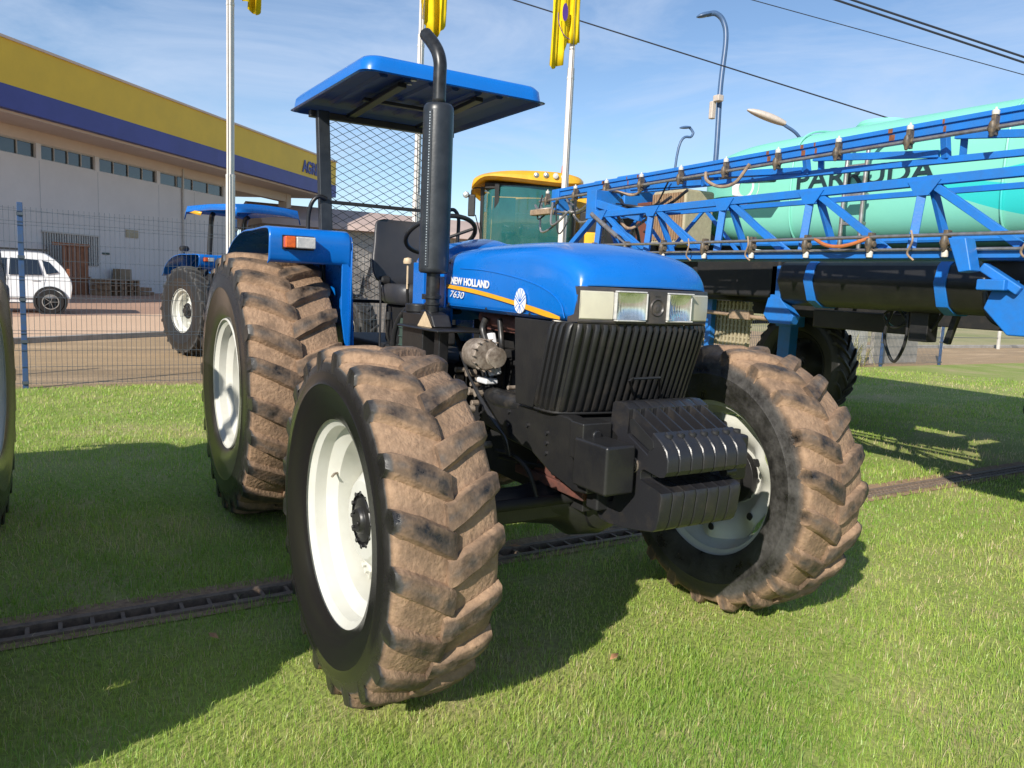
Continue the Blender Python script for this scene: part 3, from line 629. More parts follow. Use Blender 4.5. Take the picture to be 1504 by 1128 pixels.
    b = MB(); b.tube([(mx, my, 1.37), (mx, my, 1.56)], .032, 20); b.lathe([(.033, 0), (.040, .002), (.040, .016), (.033, .018)], (mx, my, 1.43), 'Z', 24); b.lathe([(.033, 0), (.038, .002), (.038, .01), (.033, .012)], (mx, my, 1.40), 'Z', 24); b.box(mx-.09, mx-.03, my-.014, my+.014, 1.425, 1.45)
    b.build('exhaust_pipe', M['pipe'], T)
    b = MB(); b.tube(spline([(mx, my, 2.30), (mx, my, 2.42), (mx-.001, my, 2.475), (mx-.02, my-.004, 2.525), (mx-.065, my-.010, 2.575), (mx-.125, my-.018, 2.625)], 6), .030, 24, caps=False)
    b.build('exhaust_outlet', M['pipe'], T, solid=.002)
    # fenders
    for s in (-1, 1):
        yo, yi = s*.895, s*.425
        pr = [(-1.770, 1.575), (-1.752, 1.60), (-1.742, 1.70), (-1.752, 1.745), (-1.785, 1.768), (-1.90, 1.775), (-2.15, 1.770), (-2.45, 1.765), (-2.75, 1.70), (-2.98, 1.56), (-3.10, 1.38)]
        pr = spline(pr, 4); b = MB()
        ys = [yo, yo-s*.012, yo-s*.15, yi+s*.05, yi+s*.018, yi]
        b.grid([[(x, y, z - (.010 if abs(y-yo) < .001 else (.022 if abs(y-yi) < .001 else 0))) for y in ys] for x, z in pr])
        # inner vertical wall following the tyre, with a front flange
        wall = [[(x, yi, z-.022), (x, yi, max(1.0, z-.35)), (x, yi+.0, .98)] for x, z in pr[:-4]]
        b.grid([[(x, yi, z-.022) for x, z in pr], [(x, yi, min(z-.022, 1.0)) for x, z in pr]])
        b.build('fender', M['blue'], T, sharp=50, solid=.005)
        b = MB(); b.prism([(yi-s*.008, 1.60), (yi+s*.05, 1.60), (yi+s*.052, 1.30), (yi+s*.010, 1.00), (yi-s*.035, 1.00), (yi-s*.022, 1.3)], -1.775, -1.760, 'X'); b.build('fender_flange', M['blue'], T, bevel=.003)
        b = MB(); y0, y1 = (s*.825, s*.648); b.box(-1.742, -1.736, min(y0, y1), max(y0, y1), 1.648, 1.726)
        ml = b.build('marker_lamp', M['blackdull'], T, bevel=.002)
        ym = s*.762
        b = MB(); b.box(-1.7358, -1.682, min(y0-s*.004, ym), max(y0-s*.004, ym), 1.655, 1.719); b.build('amber_lens', M['amber'], ml, bevel=.008, seg=3)
        b = MB(); b.box(-1.7358, -1.682, min(ym-s*.001, y1+s*.004), max(ym-s*.001, y1+s*.004), 1.655, 1.719); b.build('clear_lens', M['clear'], ml, bevel=.008, seg=3)
    # rollover frame with mesh screen, canopy
    for s in (-1, 1):
        b = MB(); b.bar((-2.235, s*.398, 1.15), (-2.315, s*.432, 2.53), .075, .060, up=(1, 0, 0)); b.bar((-2.275, s*.391, 1.15), (-2.355, s*.425, 2.53), .03, .09, up=(1, 0, 0))
        b.build('canopy_post', M['muffler'], T, bevel=.006)
        b = MB(); b.tube(spline([(-2.24, s*.42, 1.99), (-2.24, s*.47, 2.00), (-2.25, s*.51, 1.96), (-2.27, s*.525, 1.88), (-2.28, s*.525, 1.78)], 6), .013, 10); b.build('grab_handle', M['black'], T)
    b = MB(); b.bar((-2.26, -.39, 1.975), (-2.26, .39, 1.975), .022, .022); b.bar((-2.24, -.38, 1.36), (-2.24, .38, 1.36), .022, .022); b.each('cross_bar', M['black'], T, bevel=.003)
    # expanded-metal screen
    b = MB(); dy, dz = .092, .0245; y0, y1, z0, z1 = -.39, .39, 1.38, 2.50
    def xp(z): return -2.245 - (z-1.15)*.058
    def seg2(ya, za, yb, zb):
        b.bar((xp(za), ya, za), (xp(zb), yb, zb), .0030, .0034, up=(1, 0, 0))
    ny = int((y1-y0)/dy); nzz = int((z1-z0)/dz)
    for i in range(ny+1):
        for j in range(nzz):
            ya = y0 + dy*(i + (.5 if j % 2 else 0)); za = z0+dz*j; zb = za+dz
            for sg in (-.5, .5):
                yb = ya + sg*dy
                if y0-.001 <= ya <= y1 and y0-.001 <= yb <= y1: seg2(ya, za, yb, zb)
    b.build('mesh_screen', M['black'], T, smooth=False)
    # canopy
    def rrect(x0, x1, h0, h1, r, n=6, z=None):
        c = [(x1-r, h1-r, 0), (x0+r, h0-r, PI/2), (x0+r, -h0+r, PI), (x1-r, -h1+r, -PI/2)]; o = []
        for cx, cy, a in c:
            for k in range(n+1): o.append((cx+r*math.cos(a+PI/2*k/n), cy+r*math.sin(a+PI/2*k/n)))
        return o
    X1, X0, H1, H0 = -1.262, -2.575, .548, .560
    rings = []
    for ins, z, dz_ in ((-.012, 2.553, 0), (0, 2.548, 0), (.004, 2.575, 0), (.010, 2.615, 0), (.028, 2.636, 0), (.07, 2.648, 0), (.2, 2.662, 0), (.40, 2.670, 0)):
        rings.append([(x, y, z+dz_) for x, y in rrect(X0+ins, X1-ins, H0-ins, H1-ins, max(.02, .085-ins*.1))])
    b = MB(); n = len(rings[0])
    b.grid([r+[r[0]] for r in rings]); b.add(rings[-1], [tuple(range(n))])
    cn = b.build('canopy', M['blue'], T, sharp=50)
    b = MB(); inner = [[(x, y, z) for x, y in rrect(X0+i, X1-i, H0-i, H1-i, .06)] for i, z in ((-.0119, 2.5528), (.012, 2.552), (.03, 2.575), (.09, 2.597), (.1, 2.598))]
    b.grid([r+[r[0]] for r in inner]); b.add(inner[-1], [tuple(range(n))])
    for k in range(6):    # pressed ribs running fore and aft
        yy = -.36+.144*k; b.prism([(yy-.028, 2.5985), (yy-.014, 2.584), (yy+.014, 2.584), (yy+.028, 2.5985)], -2.35, -1.48, 'X')
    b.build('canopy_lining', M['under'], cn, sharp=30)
    b = MB(); 
    for s in (-1, 1): b.bar((-2.36, s*.24, 2.53), (-1.50, s*.24, 2.568), .05, .025)
    b.bar((-2.36, -.50, 2.515), (-2.36, .50, 2.515), .05, .04); b.bar((-1.95, -.30, 2.56), (-1.95, .30, 2.56), .04, .02)
    b.build('canopy_frame', M['black'], cn, bevel=.004)
    b = MB(); b.cyl((-1.50, -.20, 2.575), (-1.50, -.20, 2.583), .014, n=12); b.cyl((-1.42, -.21, 2.578), (-1.42, -.21, 2.588), .016, n=12); b.each('canopy_bolt', M['chrome'], cn)
    # seat, steering wheel
    b = MB(); rows = []
    for z, hw, dx, th in spline([(1.475, .18, -1.96, .05), (1.52, .235, -1.965, .07), (1.62, .248, -1.985, .08), (1.72, .230, -2.01, .075), (1.82, .215, -2.035, .065), (1.862, .20, -2.045, .05), (1.88, .15, -2.05, .02)], 4):
        rows.append([(dx + th*(abs(math.cos(a))**.7)*(1 if math.cos(a) > 0 else -1)*.5 + .05*(math.sin(a)**2), hw*(abs(math.sin(a))**.6)*(1 if math.sin(a) > 0 else -1)+.02, z) for a in [2*PI*k/28 for k in range(29)]])
    b.grid(rows); b.add(rows[-1][:-1], [tuple(range(28))]); b.add(rows[0][:-1], [tuple(range(28))])
    seat = b.build('seat', M['seat'], T, sharp=70)
    b = MB(); rows = []
    for z, sc in ((1.36, .86), (1.38, .97), (1.44, 1.0), (1.475, .96), (1.485, .85), (1.478, .5)):
        rows.append([(-1.80+.21*sc*(abs(math.cos(a))**.5)*(1 if math.cos(a) > 0 else -1), .05+.23*sc*(abs(math.sin(a))**.5)*(1 if math.sin(a) > 0 else -1), z) for a in [2*PI*k/32 for k in range(33)]])
    b.grid(rows); b.add(rows[-1][:-1], [tuple(range(32))]); b.build('seat_cushion', M['seat'], seat, sharp=70)
    b = MB(); b.box(-1.98, -1.64, -.12, .22, 1.12, 1.36); b.cyl((-1.90, -.19, 1.50), (-1.90, -.12, 1.50), .03, n=12); b.build('seat_base', M['blackdull'], seat, bevel=.02)
    b = MB(); b.tube(spline([(-1.75, -.24, 1.10), (-1.80, -.22, 1.35), (-1.87, -.20, 1.50)], 6), .007, 8); b.tube([(-1.52, -.15, 1.1), (-1.45, -.2, 1.45), (-1.44, -.2, 1.49)], .009, 8); b.each('lever', M['black'], T)
    b = MB(); b.lathe([(0, 0), (.024, 0), (.027, .012), (.022, .03), (0, .036)], (-1.44, -.205, 1.60), 'Z', 16); b.cyl((-1.44, -.205, 1.46), (-1.44, -.205, 1.60), .006, n=8); b.build('lever_knob', M['beige'], T)
    cx = Vector((-1.52, .03, 1.775)); ax = Vector((-.50, 0, .866)); u = Vector((0, 1, 0)); v = ax.cross(u)
    b = MB(); b.tube([cx + (u*math.cos(a)+v*math.sin(a))*.205 for a in [2*PI*k/40 for k in range(40)]], .0135, 10, close=True)
    for a in (PI/2, PI/2+2.1, PI/2-2.1): b.tube([cx - ax*.03, cx+(u*math.cos(a)+v*math.sin(a))*.20], .009, 8)
    b.cyl(cx-ax*.045, cx-ax*.01, .04, n=20); b.build('steering_wheel', M['rubber'], T)
    b = MB(); b.cyl(cx-ax*.04, cx-ax*.04+Vector((.22, 0, -.40)), .03, n=14); b.build('steering_column', M['black'], T)
    return T
tractor = make_tractor('large blue tractor with muddy tyres, black front weights and blue canopy')
tractor.name = 'tractor'
# neighbour tractor of the same kind, only its near rear wheel enters the frame
nb = copy_tree(tractor); nb.rotation_euler.z = math.radians(-4); nb.location = (-.25, -3.356, 0)
nb['label'] = 'tractor beside the lawn, only its glossy black tyre with white rim showing'

# ---------------------------------------------------------------- second tractor behind the fence
T2 = empty('tractor', (0, 0, 0), 'distant blue tractor behind the mesh fence, with dark tyres and wide canopy', 'tractor')
off = Vector((-12.0+2.409, .97, 0))
keep = ('hood', 'dash_cowl', 'lamp_panel', 'grille', 'side_panel', 'radiator', 'engine_block', 'frame_rail', 'front_bolster', 'front_axle', 'transmission', 'platform', 'fender', 'fender_flange', 'marker_lamp', 'steering_wheel', 'steering_column', 'seat')
for ch in list(tractor.children):
    if ch.name.split('.')[0] in keep:
        c = copy_tree(ch, T2); c.location = ch.location + off
wheel('wheel', T2, (-12.0, .27, .785), .785, .42, .385, .36, -1, 22, .040, .062, M['tyre2'], dusty=.5, hub='big', delta=.24)
wheel('wheel', T2, (-12.0, 1.67, .785), .785, .42, .385, .36, 1, 22, .040, .062, M['tyre2'], dusty=.5, hub='big', delta=.24)
for s in (-1, 1): wheel('wheel', T2, (-9.6, .97+s*.9, .62), .62, .36, .36, .30, s, 20, .03, .05, M['tyre2'], dusty=.5)
for s in (-1, 1):
    b = MB(); b.tube(spline([(-12.1, .97+s*.32, 1.2), (-12.08, .97+s*.32, 1.7), (-12.0, .97+s*.32, 2.38), (-11.9, .97+s*.34, 2.50)], 5), .045, 12); b.build('canopy_post', M['black'], T2)
b = MB(); x0, x1, hy = -12.4, -10.65, .62
b.grid([[(x0, .97+y, z-.07), (x0+.06, .97+y, z+.06), ((x0+x1)/2, .97+y, z+.07), (x1-.06, .97+y, z+.05), (x1, .97+y, z-.09)] for y, z in ((-hy, 2.46), (-hy+.03, 2.56), (-hy*.5, 2.585), (0, 2.59), (hy*.5, 2.585), (hy-.03, 2.56), (hy, 2.46))])
c2 = b.build('canopy', M['blue'], T2, sharp=40, solid=.02)
b = MB(); b.add([(-12.2, .345, 2.50), (-12.0, .345, 2.53), (-11.75, .345, 2.50), (-11.80, .345, 2.44)], [(0,1,2,3)]); b.build('stripe', M['yellow'], c2, solid=.004)
b = MB(); b.cyl((-12.1, .20, 1.74), (-12.1, .20, 1.80), .015, n=8); b.lathe([(0, -.05), (.06, -.045), (.085, -.01), (.085, .02), (.06, .05), (0, .055)], (-12.1, .20, 1.86), 'Z', 16); b.build('work_lamp', M['black'], T2)
b = MB(); b.box(-12.4, -11.9, 1.3, 1.5, 2.62, 2.72); b.build('canopy_box', M['farwall'], T2, bevel=.01)

ra = math.radians(18); pv = Vector((-12.0, .22, 0)); T2.rotation_euler.z = ra; T2.location = pv - Matrix.Rotation(ra, 3, 'Z') @ pv

# ---------------------------------------------------------------- ground
def ground_mat(name, cols, sc=1.0, stretch=(1, 1, 1), bump=.4, rough=.95):
    m = bpy.data.materials.new(name); m.use_nodes = True; t = m.node_tree; b = t.nodes['Principled BSDF']; b.inputs['Roughness'].default_value = rough; b.inputs['Specular IOR Level'].default_value = .2
    c = t.nodes.new('ShaderNodeTexCoord'); mp = t.nodes.new('ShaderNodeMapping'); mp.inputs['Scale'].default_value = stretch; t.links.new(c.outputs['Object'], mp.inputs[0])
    n = t.nodes.new('ShaderNodeTexNoise'); n.inputs['Scale'].default_value = sc; n.inputs['Detail'].default_value = 12; n.inputs['Roughness'].default_value = .68; t.links.new(mp.outputs[0], n.inputs['Vector'])
    r = t.nodes.new('ShaderNodeValToRGB'); e = r.color_ramp.elements; k = len(cols)
    e[0].position = .33; e[0].color = (*cols[0], 1); e[1].position = .68; e[1].color = (*cols[-1], 1)
    for i in range(1, k-1): q = e.new(.33+.35*i/(k-1)); q.color = (*cols[i], 1)
    t.links.new(n.outputs['Fac'], r.inputs[0]); 
    n2 = t.nodes.new('ShaderNodeTexNoise'); n2.inputs['Scale'].default_value = 40; n2.inputs['Detail'].default_value = 6; t.links.new(c.outputs['Object'], n2.inputs['Vector'])
    mx = t.nodes.new('ShaderNodeMix'); mx.data_type = 'RGBA'; mx.blend_type = 'MULTIPLY'; mx.inputs['Factor'].default_value = .6
    mr = t.nodes.new('ShaderNodeMapRange'); mr.inputs['From Min'].default_value = .3; mr.inputs['From Max'].default_value = .7; mr.inputs['To Min'].default_value = .55; mr.inputs['To Max'].default_value = 1.25
    t.links.new(n2.outputs['Fac'], mr.inputs['Value']); t.links.new(r.outputs[0], mx.inputs['A']); t.links.new(mr.outputs[0], mx.inputs['B'])
    t.links.new(mx.outputs['Result'], b.inputs['Base Color'])
    bp = t.nodes.new('ShaderNodeBump'); bp.inputs['Strength'].default_value = bump; bp.inputs['Distance'].default_value = .02; t.links.new(n2.outputs['Fac'], bp.inputs['Height']); t.links.new(bp.outputs[0], b.inputs['Normal'])
    return m
M['lawnsoil'] = ground_mat('lawn_soil', [(.22, .29, .06), (.30, .34, .10), (.42, .36, .18)], .9)
M['dirt'] = ground_mat('dry_dirt', [(.48, .33, .19), (.38, .27, .16), (.58, .41, .25)], .8, (1.6, .35, 1))
M['road'] = ground_mat('earth_road', [(.66, .45, .30), (.72, .50, .34)], .25)
M['yard'] = ground_mat('yard_shade_tone', [(.42, .26, .18), (.50, .32, .23)], .2)  # darker than the road: the warehouse's shade is put into this colour
M['field'] = ground_mat('far_field', [(.30, .30, .12), (.42, .36, .20), (.22, .26, .09)], .06)
M['drainhole'] = mat('drain_channel', (.03, .022, .016), .9, nscale=12)
M['grate'] = mat('rusty_grate', (.26, .19, .14), .75, col2=(.15, .11, .08), nscale=30, bump=.3)
def sheet(name, x0, x1, y0, y1, z, m, kind='structure', label=None):
    b = MB(); b.add([(x0,y0,z),(x1,y0,z),(x1,y1,z),(x0,y1,z)], [(0,1,2,3)]); return structure(b.build(name, m, smooth=False), kind, label)
sheet('ground', -900, 900, -900, 900, -.20, M['field'])
DX0, DX1 = -1.035, -.905
sheet('lawn', DX1, 9, -14, 24, 0, M['lawnsoil']); sheet('lawn', -8.25, DX0, -14, 24, 0, M['lawnsoil'])
b = MB(); b.box(-90, -8.25, -60, 24, -.199, -.006); structure(b.build('dirt_verge', M['dirt'], smooth=False))
b = MB(); b.box(9, 60, -30, 40, -.199, -.004); b.box(-8.249, 9, -60, -14, -.199, -.006); structure(b.build('yard_ground', M['dirt'], smooth=False))
# road beyond the verge, running diagonally, with a low kerb
A = Vector((-14.56, -2.03, 0)); dd = Vector((-1.99, 2.97, 0)).normalized(); nn = Vector((-dd.y, dd.x, 0)); nn = -nn if nn.x > 0 else nn
def quad(name, a0, a1, o0, o1, z, m, dq=dd, nq=nn, th=0):
    P = [A+dq*a0+nq*o0, A+dq*a1+nq*o0, A+dq*a1+nq*o1, A+dq*a0+nq*o1]; b = MB()
    vs = [(p.x, p.y, z) for p in P]
    if th: b.add(vs+[(x, y, z-th) for x, y, _ in vs], [(0,1,2,3),(7,6,5,4),(0,4,5,1),(1,5,6,2),(2,6,7,3),(3,7,4,0)])
    else: b.add(vs, [(0,1,2,3)])
    return structure(b.build(name, m, smooth=False))
quad('road', -40, 60, .18, 7.0, -.002, M['road']); quad('kerb', -40, 60, 0, .18, .10, M['concrete'], th=.2); quad('yard', -60, 70, 7.0, 40, .002, M['yard'])
# drain channel with grate
M['soil'] = ground_mat('bare_soil', [(.30, .19, .12), (.40, .27, .17), (.22, .15, .10)], 6)
sheet('soil_strip', DX0-.13, DX0-.013, -14, 24, .005, M['soil']); sheet('soil_strip', DX1+.013, DX1+.07, -14, 24, .005, M['soil'])
b = MB(); b.add([(DX0,-14,-.16),(DX1,-14,-.16),(DX1,24,-.16),(DX0,24,-.16),(DX0,-14,.0),(DX1,-14,.0),(DX1,24,.0),(DX0,24,.0)], [(0,1,2,3),(0,3,7,4),(1,5,6,2)]); structure(b.build('drain_channel', M['drainhole'], smooth=False, fixn=False))
b = MB(); b.box(DX0-.012, DX0+.022, -14, 24, -.02, .016); b.box(DX1-.022, DX1+.012, -14, 24, -.02, .016)
y = -5.0
while y < 13:
    b.box(DX0+.022, DX1-.022, y-.008, y+.008, -.018, .010); y += .118 if y < 1.6 else .05
b.box(-.977, -.963, 1.7, 13, -.018, .0115); b.tube([(-1.0, -6, -.045), (-1.0, 2.0, -.045)], .022, 10)
tag(b.build('drain_grate', M['grate'], smooth=False), 'long rusty drain grate crossing the lawn under the tractor', 'drain grate')
# grass blades, denser near the photographer
def grass():
    cx, cy = CAM.x, CAM.y; allx = []; ally = []; tot = 0
    def dens(d): return np.clip(15000*(2.3/np.maximum(d, .5))**1.75, 250, 15000)
    n = 2600000
    # sample by distance so that density follows dens()
    dmin, dmax = 1.4, 19.0
    ds = np.linspace(dmin, dmax, 400); 
    az0, az1 = yaw-math.radians(46), yaw+math.radians(44)
    wgt = dens(ds)*ds*(az1-az0); cum = np.concatenate([[0], np.cumsum((wgt[1:]+wgt[:-1])/2*np.diff(ds))]); N_ = int(cum[-1])
    u = rng.random(N_)*cum[-1]; d = np.interp(u, cum, ds); a = az0+(az1-az0)*rng.random(N_)
    x = cx+d*np.cos(a); y = cy+d*np.sin(a)
    # patchiness
    def nz(x, y, f, s):
        r = np.random.default_rng(s); v = 0
        for k in range(6):
            th = r.random()*6.28; ph = r.random()*6.28; ff = f*(.6+r.random()*1.6); v = v + np.sin((x*np.cos(th)+y*np.sin(th))*ff+ph)
        return v/6
    p = nz(x, y, 2.2, 3)*.6+nz(x, y, 7, 4)*.4
    dry = p > .17
    ok = (x > -8.35) & (x < 8) & ((x > DX1+.01) | (x < DX0-.03-.05*np.abs(nz(y, y*0, 6, 9))))
    ok &= rng.random(N_) < np.where(dry, .74, 1.0); bare = (nz(x, y, 5.5, 31)*.6+nz(x, y, 13, 32)*.4) > .44; ok &= ~(bare & (rng.random(N_) < .6))
    # strip of bare soil behind the drain and a worn dirt patch on the right
    strip = ((x < DX0) & (x > DX0-.08-.09*nz(x*0, y, 3, 5))) | ((x > DX1) & (x < DX1+.03+.05*nz(x*0, y, 5, 8))) ; ok &= ~(strip & (rng.random(N_) < .88))
    worn = (((x+1.6)/.9)**2+((y-6.6)/1.8)**2 < 1.0+.5*p) | (((x+4.9)/1.0)**2+((y-10.6)/2.6)**2 < 1.0+.5*p) | ((x < -7.0+.5*p) & (y > 16)); ok &= ~(worn & (rng.random(N_) < .72))
    x, y, d, p, worn = x[ok], y[ok], d[ok], p[ok], worn[ok]; n = len(x)
    w = .0019*(np.maximum(d, 2)/2.3)**.78*(.7+.6*rng.random(n)); h = (.016+.024*rng.random(n)**1.3)*(1+.25*p)*(1+.02*d)*np.where(x > 0.5, 1.0, 1.0)
    long_ = rng.random(n) < .05; h = np.where(long_, h*1.6, h); h = h*(1+.35*np.clip(nz(x, y, 3.3, 41)*2, -1, 1))
    h = np.where((x < DX1+.10) & (x > DX1) | (x < DX0) & (x > DX0-.35), h*1.15, h)
    press = np.zeros(n)
    for px_, py_, hw_, hl_ in ((0, -.92, .24, .36), (0, .92, .24, .36), (-2.41, -.75, .33, .42), (-2.41, .75, .33, .42)):
        press = np.maximum(press, np.clip(1.25-np.maximum(np.abs(x-px_)/hl_, np.abs(y-py_)/hw_), 0, 1))
    h = h*(1-.55*press)
    az = rng.random(n)*2*PI; lean = rng.normal(0, .75, n)*h; la = az+PI/2+rng.normal(0, .5, n)
    wx, wy = np.cos(az)*w/2, np.sin(az)*w/2; lx, ly = np.cos(la)*lean, np.sin(la)*lean
    z0 = np.zeros(n)-.002
    V = np.empty((n, 5, 3), np.float32)
    V[:, 0] = np.stack([x-wx, y-wy, z0], 1); V[:, 1] = np.stack([x+wx, y+wy, z0], 1)
    V[:, 2] = np.stack([x+wx*.8+lx*.35, y+wy*.8+ly*.35, h*.55], 1); V[:, 3] = np.stack([x-wx*.8+lx*.35, y-wy*.8+ly*.35, h*.55], 1)
    V[:, 4] = np.stack([x+lx, y+ly, h*(1-.25*np.abs(lean/h).clip(0, 1))], 1)
    me = bpy.data.meshes.new('grass'); me.vertices.add(n*5); me.vertices.foreach_set('co', V.ravel())
    b0 = (np.arange(n)*5)[:, None]
    loops = (b0 + np.array([0, 1, 2, 3, 3, 2, 4])).ravel().astype(np.int32)
    me.loops.add(n*7); me.loops.foreach_set('vertex_index', loops)
    me.polygons.add(n*2); ls = (np.arange(n)*7)[:, None]+np.array([0, 4]); me.polygons.foreach_set('loop_start', ls.ravel().astype(np.int32))
    me.polygons.foreach_set('loop_total', np.tile([4, 3], n).astype(np.int32)); me.update(calc_edges=True)
    p2 = nz(x, y, .9, 21)*.5+nz(x, y, 16, 22)*.5; tint = np.clip(.45+.6*p+.5*p2+rng.normal(0, .24, n), 0, 1); straw = rng.random(n) < np.where(worn, .6, .07+.34*np.clip(p*2, 0, 1)+.30*np.clip((p2-.15)*3, 0, 1)); tint = np.where(straw, 1.5+rng.random(n)*.5, tint)
    at = me.attributes.new('tint', 'FLOAT', 'POINT'); at.data.foreach_set('value', np.repeat(tint, 5).astype(np.float32))
    m = bpy.data.materials.new('grass_blades'); m.use_nodes = True; t = m.node_tree; t.nodes.clear()
    o = t.nodes.new('ShaderNodeOutputMaterial'); a = t.nodes.new('ShaderNodeAttribute'); a.attribute_name = 'tint'
    r = t.nodes.new('ShaderNodeValToRGB'); hf = t.nodes.new('ShaderNodeMath'); hf.operation = 'MULTIPLY'; hf.inputs[1].default_value = .5
    e = r.color_ramp.elements; e[0].color = (.24, .44, .05, 1); e[1].position = .5; e[1].color = (.58, .68, .15, 1)
    q = e.new(.74); q.color = (.72, .62, .30, 1); q = e.new(1.0); q.color = (.68, .55, .34, 1)
    t.links.new(a.outputs['Fac'], hf.inputs[0]); t.links.new(hf.outputs[0], r.inputs[0])
    d1 = t.nodes.new('ShaderNodeBsdfDiffuse'); d2 = t.nodes.new('ShaderNodeBsdfTranslucent'); mx = t.nodes.new('ShaderNodeMixShader'); mx.inputs[0].default_value = .45
    gl = t.nodes.new('ShaderNodeBsdfGlossy'); gl.inputs['Roughness'].default_value = .45; m2 = t.nodes.new('ShaderNodeMixShader'); m2.inputs[0].default_value = .04
    t.links.new(r.outputs[0], d1.inputs[0]); t.links.new(r.outputs[0], d2.inputs[0]); t.links.new(d1.outputs[0], mx.inputs[1]); t.links.new(d2.outputs[0], mx.inputs[2])
    t.links.new(mx.outputs[0], m2.inputs[1]); t.links.new(gl.outputs[0], m2.inputs[2]); t.links.new(m2.outputs[0], o.inputs[0])
    me.materials.append(m); ob = bpy.data.objects.new('grass', me); COL.objects.link(ob)
    structure(ob, 'stuff', 'short green lawn grass with dry straw patches')
    print('blades', n)
grass()

# ---------------------------------------------------------------- welded mesh fence
FN = empty('mesh_fence', (-8.3, 0, 0), 'blue welded mesh fence behind the lawn', 'fence')
ys = [-2.17+2.42*k for k in range(-5, 9)]
for y in ys:
    b = MB(); b.box(-.025, .025, y-.03, y+.03, -.1, 2.20)
    po = b.build('post', M['fencepost'], FN, bevel=.004)
    b = MB()
    for z in (.05, .55, 1.05, 1.55, 2.05): b.box(-.035, .045, y-.036, y+.036, z, z+.035)
    b.build('clamp', M['wire'], po)
for y0, y1 in zip(ys, ys[1:]):
    b = MB(); n = int((y1-y0)/.055)
    for i in range(1, n):
        y = y0+(y1-y0)*i/n; b.bar((.03, y, .04), (.03, y, 2.15), .0042, .0042)
    for z in (.06, .26, .46, .66, .70, .90, 1.10, 1.30, 1.34, 1.54, 1.74, 1.94, 1.98, 2.10): b.bar((.034, y0, z), (.034, y1, z), .005, .005)
    b.build('mesh_panel', M['wire'], FN, smooth=False)

# ---------------------------------------------------------------- flagpoles and flags
def flagpole(y, x, r, label, h=7.2):
    P = empty('flagpole', (x, y, 0), label, 'flagpole', 'flagpoles along the fence')
    b = MB(); b.tube([(0, 0, 0), (0, 0, 2.7)], [r, r], 20); b.tube([(0, 0, 2.7), (0, 0, 4.9)], [r*.84, r*.84], 20); b.tube([(0, 0, 4.9), (0, 0, h)], [r*.68, r*.62], 20)
    b.build('pole', M['pole'], P)
    b = MB(); b.lathe([(r*.86, -.02), (r*1.03, -.015), (r*1.03, .015), (r*.86, .02)], (0, 0, 2.7), 'Z', 20); b.build('collar', M['pole'], P)
    b = MB(); b.lathe([(r*.70, -.02), (r*.9, -.015), (r*.9, .015), (r*.70, .02)], (0, 0, 4.75), 'Z', 20); b.build('collar', M['pole'], P)
    b = MB(); b.cyl((r+.02, -.04, 1.2), (r+.02, -.04, h-.1), .006, n=6); b.build('halyard', M['cable'], P)
    b = MB(); b.box(-.2, .2, -.2, .2, -.05, .03); b.build('base_plate', M['concrete'], P, bevel=.01)
    b = MB(); b.lathe([(0, .1), (.04, .08), (.055, .04), (.04, 0), (.02, -.02)], (0, 0, h), 'Z', 14); b.build('finial', M['pole'], P)
    return P
flagpole(.10, -7.8, .056, 'white flagpole on the left, behind the rear wheel')
flagpole(2.65, -7.8, .056, 'white flagpole behind the canopy of the large tractor')
flagpole(5.21, -7.8, .066, 'white flagpole on the right, in front of the yellow harvester')
def flag(name, x, y, cols, zt, label, off=.045, depth=.09, seed=1, logo=False):
    """limp flag hanging in folds beside the pole: cols = list of (dy, zbottom)"""
    b = MB(); rows = []; r = random.Random(seed); n = 34; ys_ = [c[0] for c in cols]; zb = [c[1] for c in cols]
    for i in range(n+1):
        yy = ys_[0]+(ys_[-1]-ys_[0])*i/n; z0 = float(np.interp(yy if ys_[0] < ys_[-1] else -yy, ys_ if ys_[0] < ys_[-1] else [-v for v in ys_], zb))
        ph = i/n*2*PI*2.7
        rows.append([(x+off+depth*(.62*math.sin(ph+.5*k/9)+.38*math.sin(ph*2.3+seed+.9*k/9))*(.35+.65*k/9), y+yy+.022*math.sin(ph*1.7+k*.5+seed), zt+(z0-zt)*k/9) for k in range(10)])
    b.grid(rows); o = b.build(name, M['flag'], sharp=180); md = o.modifiers.new('cloth', 'SOLIDIFY'); md.thickness = .003
    tag(o, label, 'flag'); return o
flag('flag', -7.8, .10, [(.04, 5.0), (.10, 4.86), (.17, 4.80), (.24, 4.72), (.30, 4.66), (.33, 4.70), (.36, 4.9)], 6.6, 'yellow flag corner on the left pole at the top edge', seed=2)
flag('flag', -7.8, 2.65, [(-.06, 5.30), (-.02, 5.15), (.06, 4.98), (.14, 4.90), (.22, 4.90), (.30, 5.02), (.36, 5.25)], 6.6, 'yellow flag hanging above the canopy of the large tractor', seed=3, depth=.075)
fl = flag('flag', -7.8, 5.21, [(-.44, 4.86), (-.40, 4.80), (-.32, 4.86), (-.22, 4.90), (-.18, 5.05), (-.14, 5.26), (0.0, 5.24), (.10, 5.30)], 6.8, 'yellow flag with a purple round emblem on the right pole', seed=5, depth=.05)
b = MB(); b.prism([(-.24+.05*math.cos(a), 5.66+.13*math.sin(a)) for a in [2*PI*k/24 for k in range(24)]], .108, .113, 'X')
e_ = b.build('emblem', M['purple'], fl); e_.location = (-7.8, 5.21, 0)
b = MB(); b.tube([(-7.8+.13, 5.21-.38+.24*(1-math.cos(a)), 5.62-.34*math.sin(a)) for a in [PI/2*k/10 for k in range(11)]], .006, 6); b.build('hem_line', M['purple'], fl)

